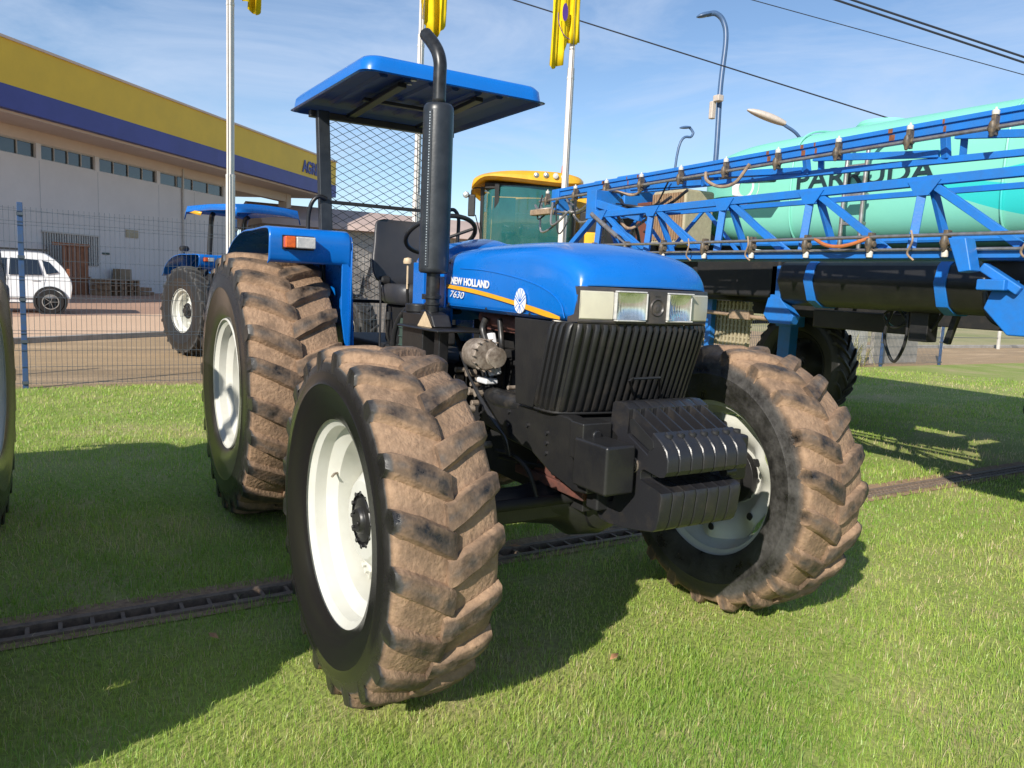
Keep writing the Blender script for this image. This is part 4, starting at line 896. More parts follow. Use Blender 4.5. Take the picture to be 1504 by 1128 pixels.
# ---------------------------------------------------------------- warehouse
BD = Vector((-.72897, .68455, 0)); BN = Vector((.68455, .72897, 0)); B0 = Vector((-42.594, -.724, 0))
BT = Matrix(((BD.x, BN.x, 0, B0.x), (BD.y, BN.y, 0, B0.y), (0, 0, 1, 0), (0, 0, 0, 1)))   # local (s, out, z)
W = empty('warehouse', (B0.x, B0.y, 0), 'long white warehouse with yellow and blue fascia', 'warehouse')
WI = Matrix.Translation(-B0) @ BT
def wb(name, m, boxes, par=None, bevel=0):
    b = MB()
    for bx in boxes: b.box(*bx, mtx=WI)
    return b.build(name, m, par or W, bevel=bevel, smooth=False)
S0, S1 = -24, 14.8
wb('wall', M['wall'], [(S0, S1, -18, 0, -.3, 6.36), (S0, S1, -18, 0, 7.06, 7.4)] + [(s, s+.30, -18, -.0, 6.36, 7.06) for s in (-19.6-.2, -15.0, -10.9, -6.3, -1.99, 1.80, 6.67)] + [(13.4, S1, -18, 0, 6.36, 7.06)])
wb('wall_joints', M['farwall'], [(s, s+.025, .001, .006, .1, 6.3) for s in (-14.85, -10.75, -6.15, -1.84, 1.95, 6.8, 10.2, 13.3)] + [(S0, S1, .001, .005, 3.9, 3.92)])
wb('downpipe', M['frame'], [(8.9, 9.02, .02, .14, 0, 7.5)], bevel=.02)
wb('wall_band', M['soffit'], [(S0, S1+.1, .002, .06, 7.08, 7.9)])
spans = [(-19.5, -15.0), (-14.7, -10.9), (-10.6, -6.3), (-6.0, -1.99), (-1.69, 1.80), (2.10, 6.67), (6.97, 13.4)]
for a, c in spans:
    wi = wb('window', M['frame'], [(a, c, -.14, -.08, 6.36, 6.40), (a, c, -.14, -.08, 7.02, 7.06)] + [(a+(c-a)*k/4-.02, a+(c-a)*k/4+.02, -.14, -.08, 6.40, 7.02) for k in range(5)])
    wb('pane', M['winglass'], [(a, c, -.18, -.15, 6.37, 7.05)], wi)
FE = 25.0
wb('fascia', M['fasciay'], [(S0, FE, 2.3, 2.6, 8.66, 10.45)]); wb('fascia_band', M['fasciab'], [(S0, FE+.01, 2.28, 2.63, 7.72, 8.655)])
wb('soffit', M['soffit'], [(S0, FE-.05, -18, 2.275, 7.60, 7.715)])
wb('roof', M['farwall'], [(S0, FE, -18, 2.29, 9.9, 10.0)]); wb('coping', M['soffit'], [(S0-.05, FE+.06, 2.25, 2.68, 10.45, 10.56)])
wb('side_fascia', M['fasciay'], [(FE-.3, FE, -18, 2.29, 8.66, 10.44)]); wb('side_fascia_band', M['fasciab'], [(FE-.31, FE+.005, -18, 2.27, 7.72, 8.65)])
wb('column', M['soffit'], [(21.9, 22.6, -.7, 0, -.3, 7.6)]); wb('column', M['soffit'], [(21.9, 22.6, -12.7, -12, -.3, 7.6)])
wb('beam', M['soffit'], [(S1, 22.6, -.6, -.05, 7.0, 7.6)])
p = WI @ Vector((19.30, 2.61, 8.92))
put_text('lettering', 'AGRICO', M['fasciab'], W, p, BD, (0, 0, 1), 3.9, .90, ext=.05, bold=.035)
# barred window, plaques
bw = wb('barred_window', M['winglass'], [(-1.75, 1.80, .002, .03, 1.45, 2.95)])
wb('bars', M['frame'], [(-1.75+.16*k, -1.67+.16*k, .035, .09, 1.45, 2.95) for k in range(23)] + [(-1.85, 1.9, .035, .12, 2.95, 3.03)], bw)
tag(wb('plaque', M['louvre'], [(3.96, 4.94, .005, .06, 3.10, 3.52)], bevel=.01), 'beige plaque high on the warehouse wall', 'plaque').parent = None
bpy.data.objects['plaque'].location = B0
sg = wb('small_sign', M['greenpart'], [(2.16, 2.66, .005, .05, 2.08, 2.18)]); sg.parent = None; sg.location = B0; tag(sg, 'small narrow green sign on the warehouse wall', 'sign')
# wooden gate leaning, pallets, carton
def placed(name, m, boxes, label, cat, group=None, bevel=.01):
    b = MB()
    for bx in boxes: b.box(*bx, mtx=WI)
    o = b.build(name, m, bevel=bevel, smooth=False); o.location = B0; tag(o, label, cat, group); return o
placed('wooden_crate_panel', M['woodred'], [(-2.3, .10, 1.0, 1.06, 2.35, 2.50), (-1.7, .1, 1.0, 1.06, .75, .9)] + [(-1.6+.28*k, -1.40+.28*k, .93, .998, .02, 2.45) for k in range(6)] + [(-.3, -.2, .9, 1.1, 0, 2.4)], 'reddish wooden slat panel standing behind the white car', 'wooden panel')
for i, (s0, z0, l) in enumerate(((-.2, 0, 'wooden pallet stack against the warehouse wall, left one'), (.98, 0, 'wooden pallet stack against the warehouse wall, right one'))):
    bx = []
    for k in range(3): bx += [(s0, s0+1.1, 1.2, 2.3, z0+.28*k+.20, z0+.28*k+.26)] + [(s0+d_, s0+d_+.16, 1.2, 2.3, z0+.28*k, z0+.28*k+.199) for d_ in (0, .47, .94)]
    placed('pallet_stack', M['wood'], bx, l, 'pallets', 'pallets by the warehouse wall')
placed('timber_pile', M['wood'], [(2.25, 3.4, 1.3, 2.2, .02, .18), (2.3, 3.3, 1.35, 2.1, .22, .42)], 'low timber pile beside the pallets', 'timber')
o = placed('carton', M['card'], [(2.6, 3.45, .25, .75, .02, 1.35)], 'brown carton leaning on the warehouse wall', 'carton'); 

# ---------------------------------------------------------------- white car
CR = empty('parked_car', (-24.25, -3.4, 0), 'white hatchback car parked on the yard, seen behind the fence', 'car')
def car():
    # local: x = length towards +Y in the world (rear at +), built directly in world-like axes: u along Y, v along X
    prof = [(-2.15, .45), (-2.2, .75), (-2.1, .95), (-1.25, 1.08), (-.95, 1.12), (-.35, 1.62), (.1, 1.72), (1.0, 1.73), (1.28, 1.66), (1.58, 1.38), (1.77, 1.08), (1.84, .80), (1.80, .45)]
    P = spline(prof, 4)
    b = MB(); rows = []
    for t, ins in ((-1, .10), (-.9, .02), (-.6, 0), (.6, 0), (.9, .02), (1, .10)):
        rows.append([(t*.91*(1 if z < 1.05 else 1-.22*(z-1.05)), u*(1-ins*.15), z if z < 1.6 else z-ins*.3) for u, z in P])
    b.grid(rows); b.add(rows[0], [tuple(range(len(P)))]); b.add(rows[-1], [tuple(range(len(P)-1, -1, -1))])
    b.box(-.85, .85, -2.0, 1.75, .32, .46)
    body = b.build('body', M['carwhite'], CR, sharp=35)
    for s in (-1, 1):
        def side(z): return s*(.91*(1-.22*max(0, z-1.05))+.004)
        for nm, poly in (('rear_window', [(1.20, 1.12), (1.50, 1.18), (1.27, 1.47), (1.10, 1.51)]), ('side_window', [(.30, 1.08), (1.10, 1.10), (1.00, 1.52), (.34, 1.55)]), ('side_window', [(-.75, 1.08), (.24, 1.08), (.27, 1.54), (-.30, 1.52)])):
            q = MB(); q.add([(side(z), u, z) for u, z in poly], [(0,1,2,3)]); q.build(nm, M['carglass'], CR, solid=.006, smooth=False)
        q = MB()
        for u, z0, z1 in ((.27, .50, 1.60), (1.13, .75, 1.12), (-.80, .5, 1.1)): q.box(s*.9105-.002, s*.9105+.002, u-.006, u+.006, z0, min(z1, 1.04))
        q.each('door_seam', M['blackdull'], CR); q = MB()
        for u in (.20, 1.02): q.box(s*.915-.012, s*.915+.012, u-.18, u, .93, .955)
        q.each('door_handle', M['carwhite'], CR, bevel=.004); q = MB(); q.box(s*.80-.08, s*.80+.08, 1.70, 1.79, 1.02, 1.30); q.build('tail_lamp', M['rust'], CR, bevel=.02)
        q = MB(); q.bar((s*.70, -.4, 1.80), (s*.70, 1.3, 1.80), .05, .04)
        q.build('roof_rail', M['black'], CR)
        for u in (-1.32, 1.28):
            q = MB(); q.lathe([(.0, .0), (.38, 0), (.43, .02), (.43, .05), (.36, .055)], (s*.905, u, .36), 'X', 24)
            q.build('wheel_arch', M['blackdull'], CR)
            q = MB(); q.lathe([(.20, -.11), (.33, -.11), (.345, -.08), (.345, .08), (.33, .11), (.20, .11)], (s*.86, u, .345), 'X', 28); wl = q.build('wheel', M['tyre2'], CR)
            q = MB()
            for k in range(5):
                a = 2*PI*k/5; q.bar((s*.975, u, .345), (s*.975, u+.20*math.cos(a), .345+.20*math.sin(a)), .012, .06, up=(1, 0, 0))
            q.lathe([(.19, -.02), (.215, -.02), (.215, .02), (.19, .02)], (s*.965, u, .345), 'X', 24); q.build('rim', M['chrome'], wl)
    q = MB(); q.box(-.5, .5, 1.80, 1.86, .62, .72); q.build('bumper_trim', M['blackdull'], CR, bevel=.02)
car(); CR.scale = (1.04, 1.04, 1.04); CR.location = (-25.1, -3.12, 0)

# ---------------------------------------------------------------- far buildings and rubble seen through the mesh screen
fb = MB(); fb.box(-64, -56, 12, 38, -.2, 5.2); fbo = fb.build('low_building', M['farwall']); tag(fbo, 'long low pale building far behind the fence', 'building')
fb = MB(); fb.prism([(-66, 5.0), (-54.5, 5.0), (-55, 5.5), (-60, 6.9), (-65.5, 5.5)], 11.5, 38.5); fb.build('roof', M['roofpink'], fbo, smooth=False)
fb = MB(); rr = random.Random(4); rows = []
for i in range(41):
    u = i/40; hgt = 2.45*(math.sin(PI*min(1, max(0.02, u*1.05)))**.35)
    rows.append([(-21.5+3.6*k/10*(1), 1.8+6.4*u+.25*rr.uniform(-1, 1), max(-.1, hgt*math.sin(PI*k/10)**.6 + .16*rr.uniform(-1, 1)) if 0 < k < 10 else -.1) for k in range(11)])
fb.grid(rows); o = fb.build('rubble_heap', M['stone'], sharp=20); tag(o, 'grey rubble heap behind the fence, seen beside the seat', 'rubble heap')

# ---------------------------------------------------------------- self-propelled sprayer with folded boom
SP = empty('crop_sprayer', (0, 0, 0), 'blue crop sprayer with turquoise tank and long folded boom', 'crop sprayer')
# tank
def tank_material():
    m = M['teal']; t = m.node_tree; b = t.nodes['Principled BSDF']; old = b.inputs['Base Color'].links[0].from_socket
    c = t.nodes.new('ShaderNodeTexCoord'); sx = t.nodes.new('ShaderNodeSeparateXYZ'); t.links.new(c.outputs['Object'], sx.inputs[0])
    w = t.nodes.new('ShaderNodeMath'); w.operation = 'SINE'; k = t.nodes.new('ShaderNodeMath'); k.operation = 'MULTIPLY'; k.inputs[1].default_value = 1.9
    t.links.new(sx.outputs['X'], k.inputs[0]); t.links.new(k.outputs[0], w.inputs[0])
    def math_(op, a, bb):
        n = t.nodes.new('ShaderNodeMath'); n.operation = op
        for i, v in enumerate((a, bb)):
            if isinstance(v, (int, float)): n.inputs[i].default_value = v
            else: t.links.new(v, n.inputs[i])
        return n.outputs[0]
    # turquoise swoosh: between two curves, widening to the right
    mid = math_('ADD', math_('MULTIPLY', w.outputs[0], .10), 2.62)
    half = math_('MULTIPLY', math_('ADD', sx.outputs['X'], 2.0), .20)
    dist = math_('ABSOLUTE', math_('SUBTRACT', sx.outputs['Z'], mid), 0)
    msk = math_('LESS_THAN', dist, half)
    mid2 = math_('ADD', math_('MULTIPLY', sx.outputs['X'], -.18), 2.42); d2 = math_('ABSOLUTE', math_('SUBTRACT', sx.outputs['Z'], mid2), 0)
    ms2 = math_('GREATER_THAN', d2, .035); msk = math_('MULTIPLY', msk, ms2)
    x = t.nodes.new('ShaderNodeMix'); x.data_type = 'RGBA'; t.links.new(msk, x.inputs['Factor']); t.links.new(old, x.inputs['A']); x.inputs['B'].default_value = (.03, .52, .50, 1)
    t.links.new(x.outputs['Result'], b.inputs['Base Color'])
tank_material()
b = MB(); rows = []
for X, sy_, sz_ in spline([(-5.10, .30, .22), (-5.04, .62, .40), (-4.85, .90, .52), (-4.4, 1.06, .62), (-3.6, 1.10, .66), (-1, 1.10, .68), (1.2, 1.10, .68), (1.9, 1.02, .60), (2.2, .8, .5), (2.3, .4, .3)], 4):
    rows.append([(X, 6.30+sy_*(abs(math.cos(a))**.45)*(1 if math.cos(a) > 0 else -1), 2.72+sz_*(abs(math.sin(a))**.55)*(1 if math.sin(a) > 0 else -1)) for a in [2*PI*k/48+.03 for k in range(49)]])
b.grid(rows); b.add(rows[0][:-1], [tuple(range(48))]); b.add(rows[-1][:-1], [tuple(range(48))])
tank = b.build('tank', M['teal'], SP, sharp=60)
b = MB(); b.lathe([(.24, 0), (.28, .02), (.30, .10), (.27, .14), (0, .17)], (-2.9, 6.1, 3.34), 'Z', 28); b.build('tank_lid', M['teal'], tank)
put_text('lettering', 'PARRUDA', M['letters'], tank, (-3.27, 5.190, 2.69), (1, 0, -.018), (0, 0, 1), 1.56, .20, ext=.008, bold=.012)
b = MB(); b.lathe([(.10, 0), (.13, .006), (.19, .006), (.21, 0)], (-4.02, 5.20, 2.78), 'Y', 24); b.build('round_emblem', M['white'], tank)
for x0 in (-3.02, -2.30):
    b = MB(); b.tube(spline([(x0, 5.0, 1.6), (x0, 5.0, 2.9), (x0+.02, 5.04, 3.05), (x0+.1, 5.12, 3.12), (x0+.35, 5.12, 3.12)] if x0 > -2.5 else [(x0+.5, 5.0, 1.6), (x0+.5, 5.0, 2.95), (x0+.48, 5.1, 3.08)], 6), .022, 10)
    b.build('ladder_rail', M['steelpipe'], SP)
b = MB()
for k in range(5): b.box(-2.52, -2.30, 4.98, 5.08, 1.7+.28*k, 1.73+.28*k)
b.each('ladder_step', M['steelpipe'], SP)
b = MB(); b.tube(spline([(-4.9, 5.15, 2.15), (-3.5, 5.12, 2.10), (-1, 5.12, 2.10), (2, 5.12, 2.10)], 4), .03, 8); b.build('tank_cradle', M['blue_old'], SP)
b = MB()
for x in (-3.35, -1.1, 1.1): b.tube([(x, 6.30+1.112*(abs(math.cos(a))**.45)*(1 if math.cos(a) > 0 else -1), 2.72+.685*(abs(math.sin(a))**.55)*(1 if math.sin(a) > 0 else -1)) for a in [2*PI*k/64 for k in range(64)]], .012, 6, close=True)
b.each('tank_seam', M['teal'], tank)
# chassis
b = MB(); b.box(-6.2, 3.2, 5.45, 5.62, 1.35, 1.62); b.box(-6.2, 3.2, 6.9, 7.07, 1.35, 1.62); b.box(-5.0, 2.2, 5.25, 7.3, 1.68, 2.03); b.box(-4.9, 2.2, 5.3, 5.42, 1.3, 1.7)
for x in (-5, -3.7, -2.4, -1, .4, 1.8): b.box(x, x+.16, 5.45, 7.07, 1.42, 1.58)
b.build('chassis', M['blackdull'], SP, bevel=.01)
b = MB(); b.prism([(4.02-.20*1, 1.66), (4.02-.12, 1.50), (4.02+.0, 1.44), (4.16, 1.44), (4.26, 1.50), (4.30, 1.66), (4.26, 1.82), (4.16, 1.87), (3.96, 1.87), (3.86, 1.80)], -2.30, -.42, 'X')
bt = b.build('boom_rest_tank', M['black'], SP, bevel=.05, seg=3)
for x in (-1.98, -.80):
    b = MB(); b.prism([(3.81, 1.67), (3.885, 1.49), (4.01, 1.428), (4.165, 1.428), (4.275, 1.49), (4.315, 1.66), (4.275, 1.83), (4.165, 1.885), (3.95, 1.885), (3.845, 1.80)], x, x+.09, 'X'); b.build('strap', M['blue_old'], bt, bevel=.004)
b = MB(); b.bar((-1.8, 4.3, 1.6), (-1.8, 5.5, 1.5), .10, .14); b.bar((-.7, 4.3, 1.6), (-.7, 5.5, 1.5), .10, .14); b.each('outrigger', M['black'], SP)
b = MB(); b.box(-3.45, -2.36, 3.95, 4.6, 1.50, 1.86); b.box(-3.9, -3.3, 4.3, 5.3, 1.45, 1.80); b.box(-.15, 2.2, 3.9, 5.3, 1.25, 1.9); b.each('side_box', M['blackdull'], SP, bevel=.03)  # last box is out of view, added to extend the shadow on the lawn
b = MB(); b.prism([(-2.46, 1.50), (-2.32, 1.50), (-2.15, 1.34), (-2.18, 1.26), (-2.42, 1.26), (-2.50, 1.34)], 3.94, 4.04); b.prism([(-2.45, 1.49), (-2.33, 1.49), (-2.33, 1.80), (-2.45, 1.80)], 3.95, 4.03); b.build('step_bracket', M['blue_old'], SP, bevel=.006)
b = MB(); b.tube([(-3.36, 4.0, 1.325), (-2.95, 4.0, 1.312), (-2.36, 4.0, 1.29)], .022, 10); b.box(-2.95, -2.70, 3.96, 4.04, 1.27, 1.36); b.cyl((-3.38, 3.97, 1.325), (-3.38, 4.03, 1.325), .05, n=14); b.build('rusty_link', M['tanhose'], SP, bevel=.006)
b = MB()
for k in range(13): b.box(-3.93+.055*k, -3.905+.055*k, 4.58, 4.62, .95, 1.44)
for k in range(8): b.box(-3.95, -3.22, 4.592, 4.608, .98+.06*k, 1.0+.06*k)
b.build('radiator_guard', M['louvre'], SP, smooth=False)
b = MB(); b.box(-4.05, -3.95, 4.55, 4.65, .9, 1.5); b.box(-3.8, -3.72, 4.50, 4.57, .9, 1.5); b.each('guard_post', M['blue_old'], SP)
# legs, wheels
for x, y in ((-3.82, 6.29), (-.48, 6.29), (-5.3, 8.15), (1.9, 8.15)):
    if True:
        b = MB(); b.box(x-.09, x+.09, y-.42, y-.27, .62, 1.5); b.box(x-.12, x+.12, y-.45, y-.20, 1.15, 1.45); b.build('wheel_leg', M['blue_old'], SP, bevel=.01)
        w_ = wheel('wheel', SP, (x, y, .675), .68, .36, .42, .32, -1 if y < 7 else 1, 24, .03, .05, M['tyre2'], dusty=.15, delta=.2); w_.data.materials[0] = M['blackdull']
# nose: louvred cover, brown panel, blue box
b = MB(); b.box(-4.99, -4.40, 4.62, 5.1, 2.08, 2.74); lv = b.build('engine_cover', M['louvre'], SP, bevel=.03)
b = MB()
for k in range(13): b.box(-4.965+.043*k, -4.945+.043*k, 4.600, 4.619, 2.14, 2.70)
b.build('louvre', M['wood'], lv, smooth=False)
b = MB(); b.box(-5.28, -5.02, 4.62, 5.2, 2.10, 2.62); b.build('brown_panel', M['brown'], SP, bevel=.01)
b = MB(); b.box(-6.25, -5.55, 4.62, 5.4, 2.60, 2.98); b.box(-6.1, -5.5, 4.9, 5.6, 2.98, 3.06); b.build('blue_housing', M['blue_old'], SP, bevel=.02)
b = MB(); b.box(-6.6, -5.3, 5.0, 6.8, 1.6, 2.6); b.build('engine_bay', M['blackdull'], SP, bevel=.03)
b = MB(); b.prism([(-4.6, 2.85), (-3.7, 2.76), (-3.3, 2.74), (-3.3, 2.80), (-4.4, 2.97), (-5.3, 3.0), (-5.5, 2.9)], 4.7, 4.9); b.build('black_fairing', M['black'], SP, bevel=.02)

# boom
def zt(x): return .022*(x+.1)
YL, YU = 2.50, 2.72
XR, XLl, XLu = 2.4, -3.3, -4.3
bm_ = MB()
# lower section rails
bm_.bar((XLl, YL, 2.225+zt(XLl)*.5), (XR, YL, 2.225+zt(XR)*.5), .05, .055); bm_.bar((XLl-.3, YL-.02, 1.80), (XR, YL-.02, 1.80), .04, .05)
bm_.bar((XLl-.3, YL+.22, 1.80), (XR, YL+.22, 1.80), .04, .05); bm_.bar((XLl-.3, YL+.10, 1.775), (XR, YL+.10, 1.775), .20, .012)
lower = bm_.build('boom_section', M['blue_old'], SP, bevel=.004)
def member(p, q, w=.05, h=.035, par=None, name='boom_brace', m='blue_old'):
    b = MB(); b.bar(p, q, w, h); return b.build(name, M[m], par, bevel=.003)
for k, x in enumerate((1.55, .67, -.13, -.915, -1.70, -2.52, -3.23)):
    z1 = 2.20; z0 = 1.81
    member((x-.02, YL, z1), (x-.045, YL-.015, z0), .045, .05, lower); member((x+.02, YL+.03, z1), (x+.06, YL+.21, z0), .03, .045, lower)
    b = MB(); b.prism([(x-.10, 2.225), (x+.10, 2.225), (x+.035, 2.14), (x-.045, 2.14)], YL-.034, YL-.026); b.build('gusset', M['blue_old'], lower)
    member((x+.06, YL, 2.19), (x+.56, YL, 1.84), .035, .045, lower); member((x+.05, YL+.04, 2.17), (x+.50, YL+.2, 1.82), .02, .03, lower)
member((-3.28, YL, 2.22), (-3.82, YL, 1.84), .05, .05, lower)
for x in (-2.15, -2.95):
    member((x, YL+.23, 2.20), (x-.42, YL+.22, 1.83), .02, .028, lower); member((x, YL+.23, 2.20), (x+.42, YL+.22, 1.83), .02, .028, lower)
member((XLl, YL+.23, 2.19), (XR, YL+.23, 2.19), .03, .035, lower)
b = MB(); b.bar((XLu, YU, 2.575+zt(XLu)), (XR, YU, 2.575+zt(XR)), .05, .075); b.bar((XLu, YU-.03, 2.60+zt(XLu)), (XR, YU-.03, 2.60+zt(XR)), .02, .03)
b.bar((XLu, YU+.04, 2.38+zt(XLu)*-.6), (XR, YU+.04, 2.38+zt(XR)*-.6), .04, .04)
upper = b.build('boom_section', M['blue_old'], SP, bevel=.004)
for x in (1.8, .8, -.19, -1.19, -2.19, -3.19):
    member((x, YU, 2.56+zt(x)), (x+.01, YU+.03, 2.39), .05, .035, upper); member((x+.10, YU+.04, 2.56+zt(x)), (x+.07, YU+.1, 2.39), .04, .03, upper)
    member((x+.06, YU+.02, 2.52+zt(x)), (x+.97, YU+.02, 2.42), .03, .045, upper)
r_ = random.Random(11)
for k in range(12):
    x = r_.uniform(-4, 1.5); w = r_.uniform(.012, .035); b = MB(); b.box(x, x+w, YU-.0415, YU-.0405, 2.585+zt(x), 2.612+zt(x)); b.box(x, x+w*1.3, YU-.026, YU-.0252, 2.540+zt(x), 2.575+zt(x)); b.build('rust_patch', M['rust'], upper)
# spray pipes
b = MB(); b.tube([(XLu-.2, YU-.10, 2.495+zt(XLu)), (XR, YU-.10, 2.50+zt(XR))], .0125, 10); up_ = b.build('spray_pipe', M['steelpipe'], SP)
b = MB(); b.tube([(XLl+.2, YL-.09, 1.905), (-2.2, YL-.09, 1.90), (XR, YL-.09, 1.905)], .0115, 10); lo1 = b.build('spray_pipe', M['steelpipe'], SP)
b = MB(); b.tube([(XLl+.2, YL-.06, 1.835), (XR, YL-.06, 1.815)], .010, 10); lo2 = b.build('spray_pipe', M['steelpipe'], SP)
def nozzle(x, y, z, par, up=True):
    b = MB(); b.box(x-.012, x+.012, y-.02, y+.03, z-.040, z+.070); b.lathe([(0, -.065), (.010, -.06), (.014, -.040), (.020, -.028), (.020, .008), (.014, .025)], (x, y-.02, z+.01), 'Z', 12); b.cyl((x-.03, y, z), (x+.03, y, z), .019, n=10)
    nb_ = b.build('nozzle', M['brass'], par, bevel=.003)
    b = MB()
    if up: b.lathe([(.010, .068), (.019, .072), (.021, .092), (.014, .099), (.006, .10), (.006, .113), (0, .114)], (x, y, z), 'Z', 14)
    else: b.lathe([(.0, -.085), (.018, -.08), (.020, -.05), (.010, -.04)], (x, y, z), 'Z', 14)
    b.build('cap', M['nozzle'], nb_)
for k in range(14):
    x = 2.15-.5*k; nozzle(x, YU-.10, 2.498+zt(x), up_)
for k in range(11):
    x = 1.6-.47*k; nozzle(x-.12, YL-.08, 1.86, lo1, up=False)
def hose(pts, r, m, par=None, name='hose'):
    b = MB(); b.tube(spline(pts, 8), r, 8); return b.build(name, M[m], par or SP)
hose([(-.80, YL-.09, 1.90), (-.70, YL-.12, 1.86), (-.60, YL-.13, 1.845), (-.50, YL-.12, 1.86), (-.40, YL-.09, 1.90)], .012, 'copper')
hose([(-2.05, YU-.11, 2.47), (-2.0, YU-.14, 2.40), (-1.85, YU-.15, 2.34), (-1.70, YU-.14, 2.36), (-1.60, YU-.11, 2.49)], .013, 'tanhose')
hose([(.52, YU-.11, 2.50), (.46, YU-.13, 2.40), (.54, YU-.14, 2.30), (.75, YU-.1, 2.36)], .012, 'tanhose')
for x in (-1.95, -1.35, -.12, .5): hose([(x, YL-.12, 1.93), (x+.02, YL-.13, 1.87), (x-.01, YL-.12, 1.80), (x+.02, YL-.10, 1.76)], .006, 'tanhose')
# hose tangle and fold joint at the boom tip
rr = random.Random(5)
for k in range(15):
    x0 = rr.uniform(-4.6, -3.0); z0 = rr.uniform(2.28, 2.5); x1 = x0+rr.uniform(.2, .9); z1 = rr.uniform(2.22, 2.48); y0 = YU+rr.uniform(-.2, .05)
    hose([(x0, y0, z0), ((x0*2+x1)/3+rr.uniform(-.1, .1), y0-.04, min(z0, z1)-rr.uniform(.02, .20)), ((x0+2*x1)/3, y0+.05, min(z0, z1)-rr.uniform(0, .12)), (x1, y0, z1)], rr.uniform(.007, .014), rr.choice(['tanhose', 'rubber', 'steelpipe', 'rubber']))
for k in range(9):
    x0 = rr.uniform(-3.9, -2.9); z0 = rr.uniform(2.0, 2.3)
    hose([(x0, YL+.3, z0), (x0+rr.uniform(-.1, .1), YL+.32, 2.0), (x0+rr.uniform(-.2, .25), YL+.3, 1.75), (x0+.1, YL+.4, 1.6)], rr.uniform(.008, .018), rr.choice(['rubber', 'rubber', 'tanhose']))
b = MB(); b.box(-4.35, -4.22, YU-.05, YU+.10, 2.26, 2.52); b.box(-3.45, -3.30, YL-.03, YU+.06, 2.16, 2.42); b.bar((-3.40, YL, 2.32), (-2.70, YL+.02, 2.14), .05, .07); b.bar((-3.05, YL-.01, 2.06), (-2.55, YL, 1.84), .03, .03)
b.each('fold_joint', M['blue_old'], SP, bevel=.006)
b = MB(); b.tube([(-3.35, YL-.03, 2.20), (-2.95, YL-.03, 1.98)], .022, 12); b.tube([(-2.95, YL-.03, 1.98), (-2.70, YL-.03, 1.845)], .011, 10); b.build('boom_cylinder', M['steelpipe'], SP)
b = MB(); b.box(-4.45, -4.10, YU-.25, YU-.17, 2.24, 2.30); b.box(-3.6, -3.42, YU, YU+.1, 2.44, 2.50); b.each('joint_plate', M['tanhose'], SP, bevel=.01)
# hanging hoses under the chassis
hose([(-1.342, 4.2, 1.48), (-1.40, 4.2, 1.24), (-1.344, 4.2, 1.07), (-1.276, 4.2, 1.02), (-1.206, 4.2, 1.20), (-1.21, 4.2, 1.48)], .014, 'rubber')
hose([(-1.30, 4.22, 1.48), (-1.42, 4.2, 1.40), (-1.33, 4.2, 1.30), (-1.22, 4.2, 1.36), (-1.30, 4.2, 1.46)], .012, 'rubber')
hose([(-1.19, 4.2, 1.46), (-1.14, 4.2, 1.30), (-1.02, 4.2, 1.28), (-.9, 4.2, 1.47)], .014, 'rubber')
hose([(.06, 2.9, 1.60), (.10, 2.9, 1.46), (.20, 2.9, 1.40), (.34, 2.9, 1.40)], .016, 'rubber')
b = MB(); b.box(-1.16, -1.0, 4.15, 4.3, 1.20, 1.46); b.bar((-.80, 4.2, 1.45), (-.86, 4.2, 1.20), .05, .05); b.box(-2.6, -1.6, 4.8, 5.2, 1.22, 1.40); b.each('valve_block', M['black'], SP, bevel=.01)
# boom carrier bracket on the right
b = MB(); b.prism([(.30, 1.62), (.62, 1.62), (.90, 1.50), (.90, 1.36), (.40, 1.36), (.33, 1.43), (.26, 1.50)], YL+.02, YL+.16); b.prism([(.46, 1.60), (.90, 1.60), (1.1, 1.95), (.62, 1.95)], YL+.04, YL+.14)
b.build('carrier_bracket', M['blue_old'], SP, bevel=.01)
b = MB(); b.prism([(.12, 1.88), (.22, 1.88), (.27, 1.70), (.20, 1.69)], YL-.16, YL-.06); b.bar((.25, YL, 1.73), (.45, YL+.02, 1.60), .08, .05); b.box(.25, .40, YL-.06, YL+.1, 1.60, 1.66); b.each('carrier_arm', M['blue_old'], SP, bevel=.008)
b = MB(); b.prism([(.06, 1.84), (.45, 1.84), (.50, 1.66), (.28, 1.62), (.20, 1.70)], YL+.18, YL+.34); b.box(.2, 1.2, YL+.4, 5.4, 1.48, 1.62); b.build('boom_arm', M['black'], SP, bevel=.02)
b = MB(); b.box(2.3, 2.45, 2.3, 7.4, 1.7, 1.85); b.box(2.3, 2.45, 2.3, 7.4, 2.5, 2.65); b.box(2.31, 2.44, 2.35, 2.5, 1.6, 2.7); b.box(2.2, 2.44, 6.2, 6.5, 1.2, 2.7); b.build('rear_frame', M['blue_old'], SP, bevel=.01)

# ---------------------------------------------------------------- yellow harvester beyond the fence
HV = empty('harvester', (-15, 9, 0), 'yellow harvester with green tinted cab behind the fence', 'harvester')
H = lambda pts: pts
def hb(name, m, boxes, bevel=.02, par=None):
    b = MB()
    for x in boxes: b.box(*x)
    return b.build(name, m, par or HV, bevel=bevel)
b = MB(); rows = []
for y, z0, z1, x1 in spline([(-1.60, 3.98, 4.28, .05), (-1.52, 4.12, 4.42, .30), (-1.2, 4.34, 4.54, .50), (-.6, 4.34, 4.62, .58), (.2, 4.28, 4.64, .58), (.9, 4.24, 4.62, .50), (1.35, 4.26, 4.54, .36), (1.5, 4.3, 4.46, .1)], 4):
    rows.append([(-1.9, y, z0), (x1-.1, y, z0), (x1, y, z0+.06), (x1, y, (z0+z1)/2), (x1-.14, y, z1-.04), (x1-.4, y, z1), (-1.9, y, z1), (-1.95, y, z1-.1)])
b.grid(rows); b.add(rows[0], [tuple(range(8))]); b.add(rows[-1], [tuple(range(8))]); cr_ = b.build('cab_roof', M['cabyellow'], HV, sharp=40)
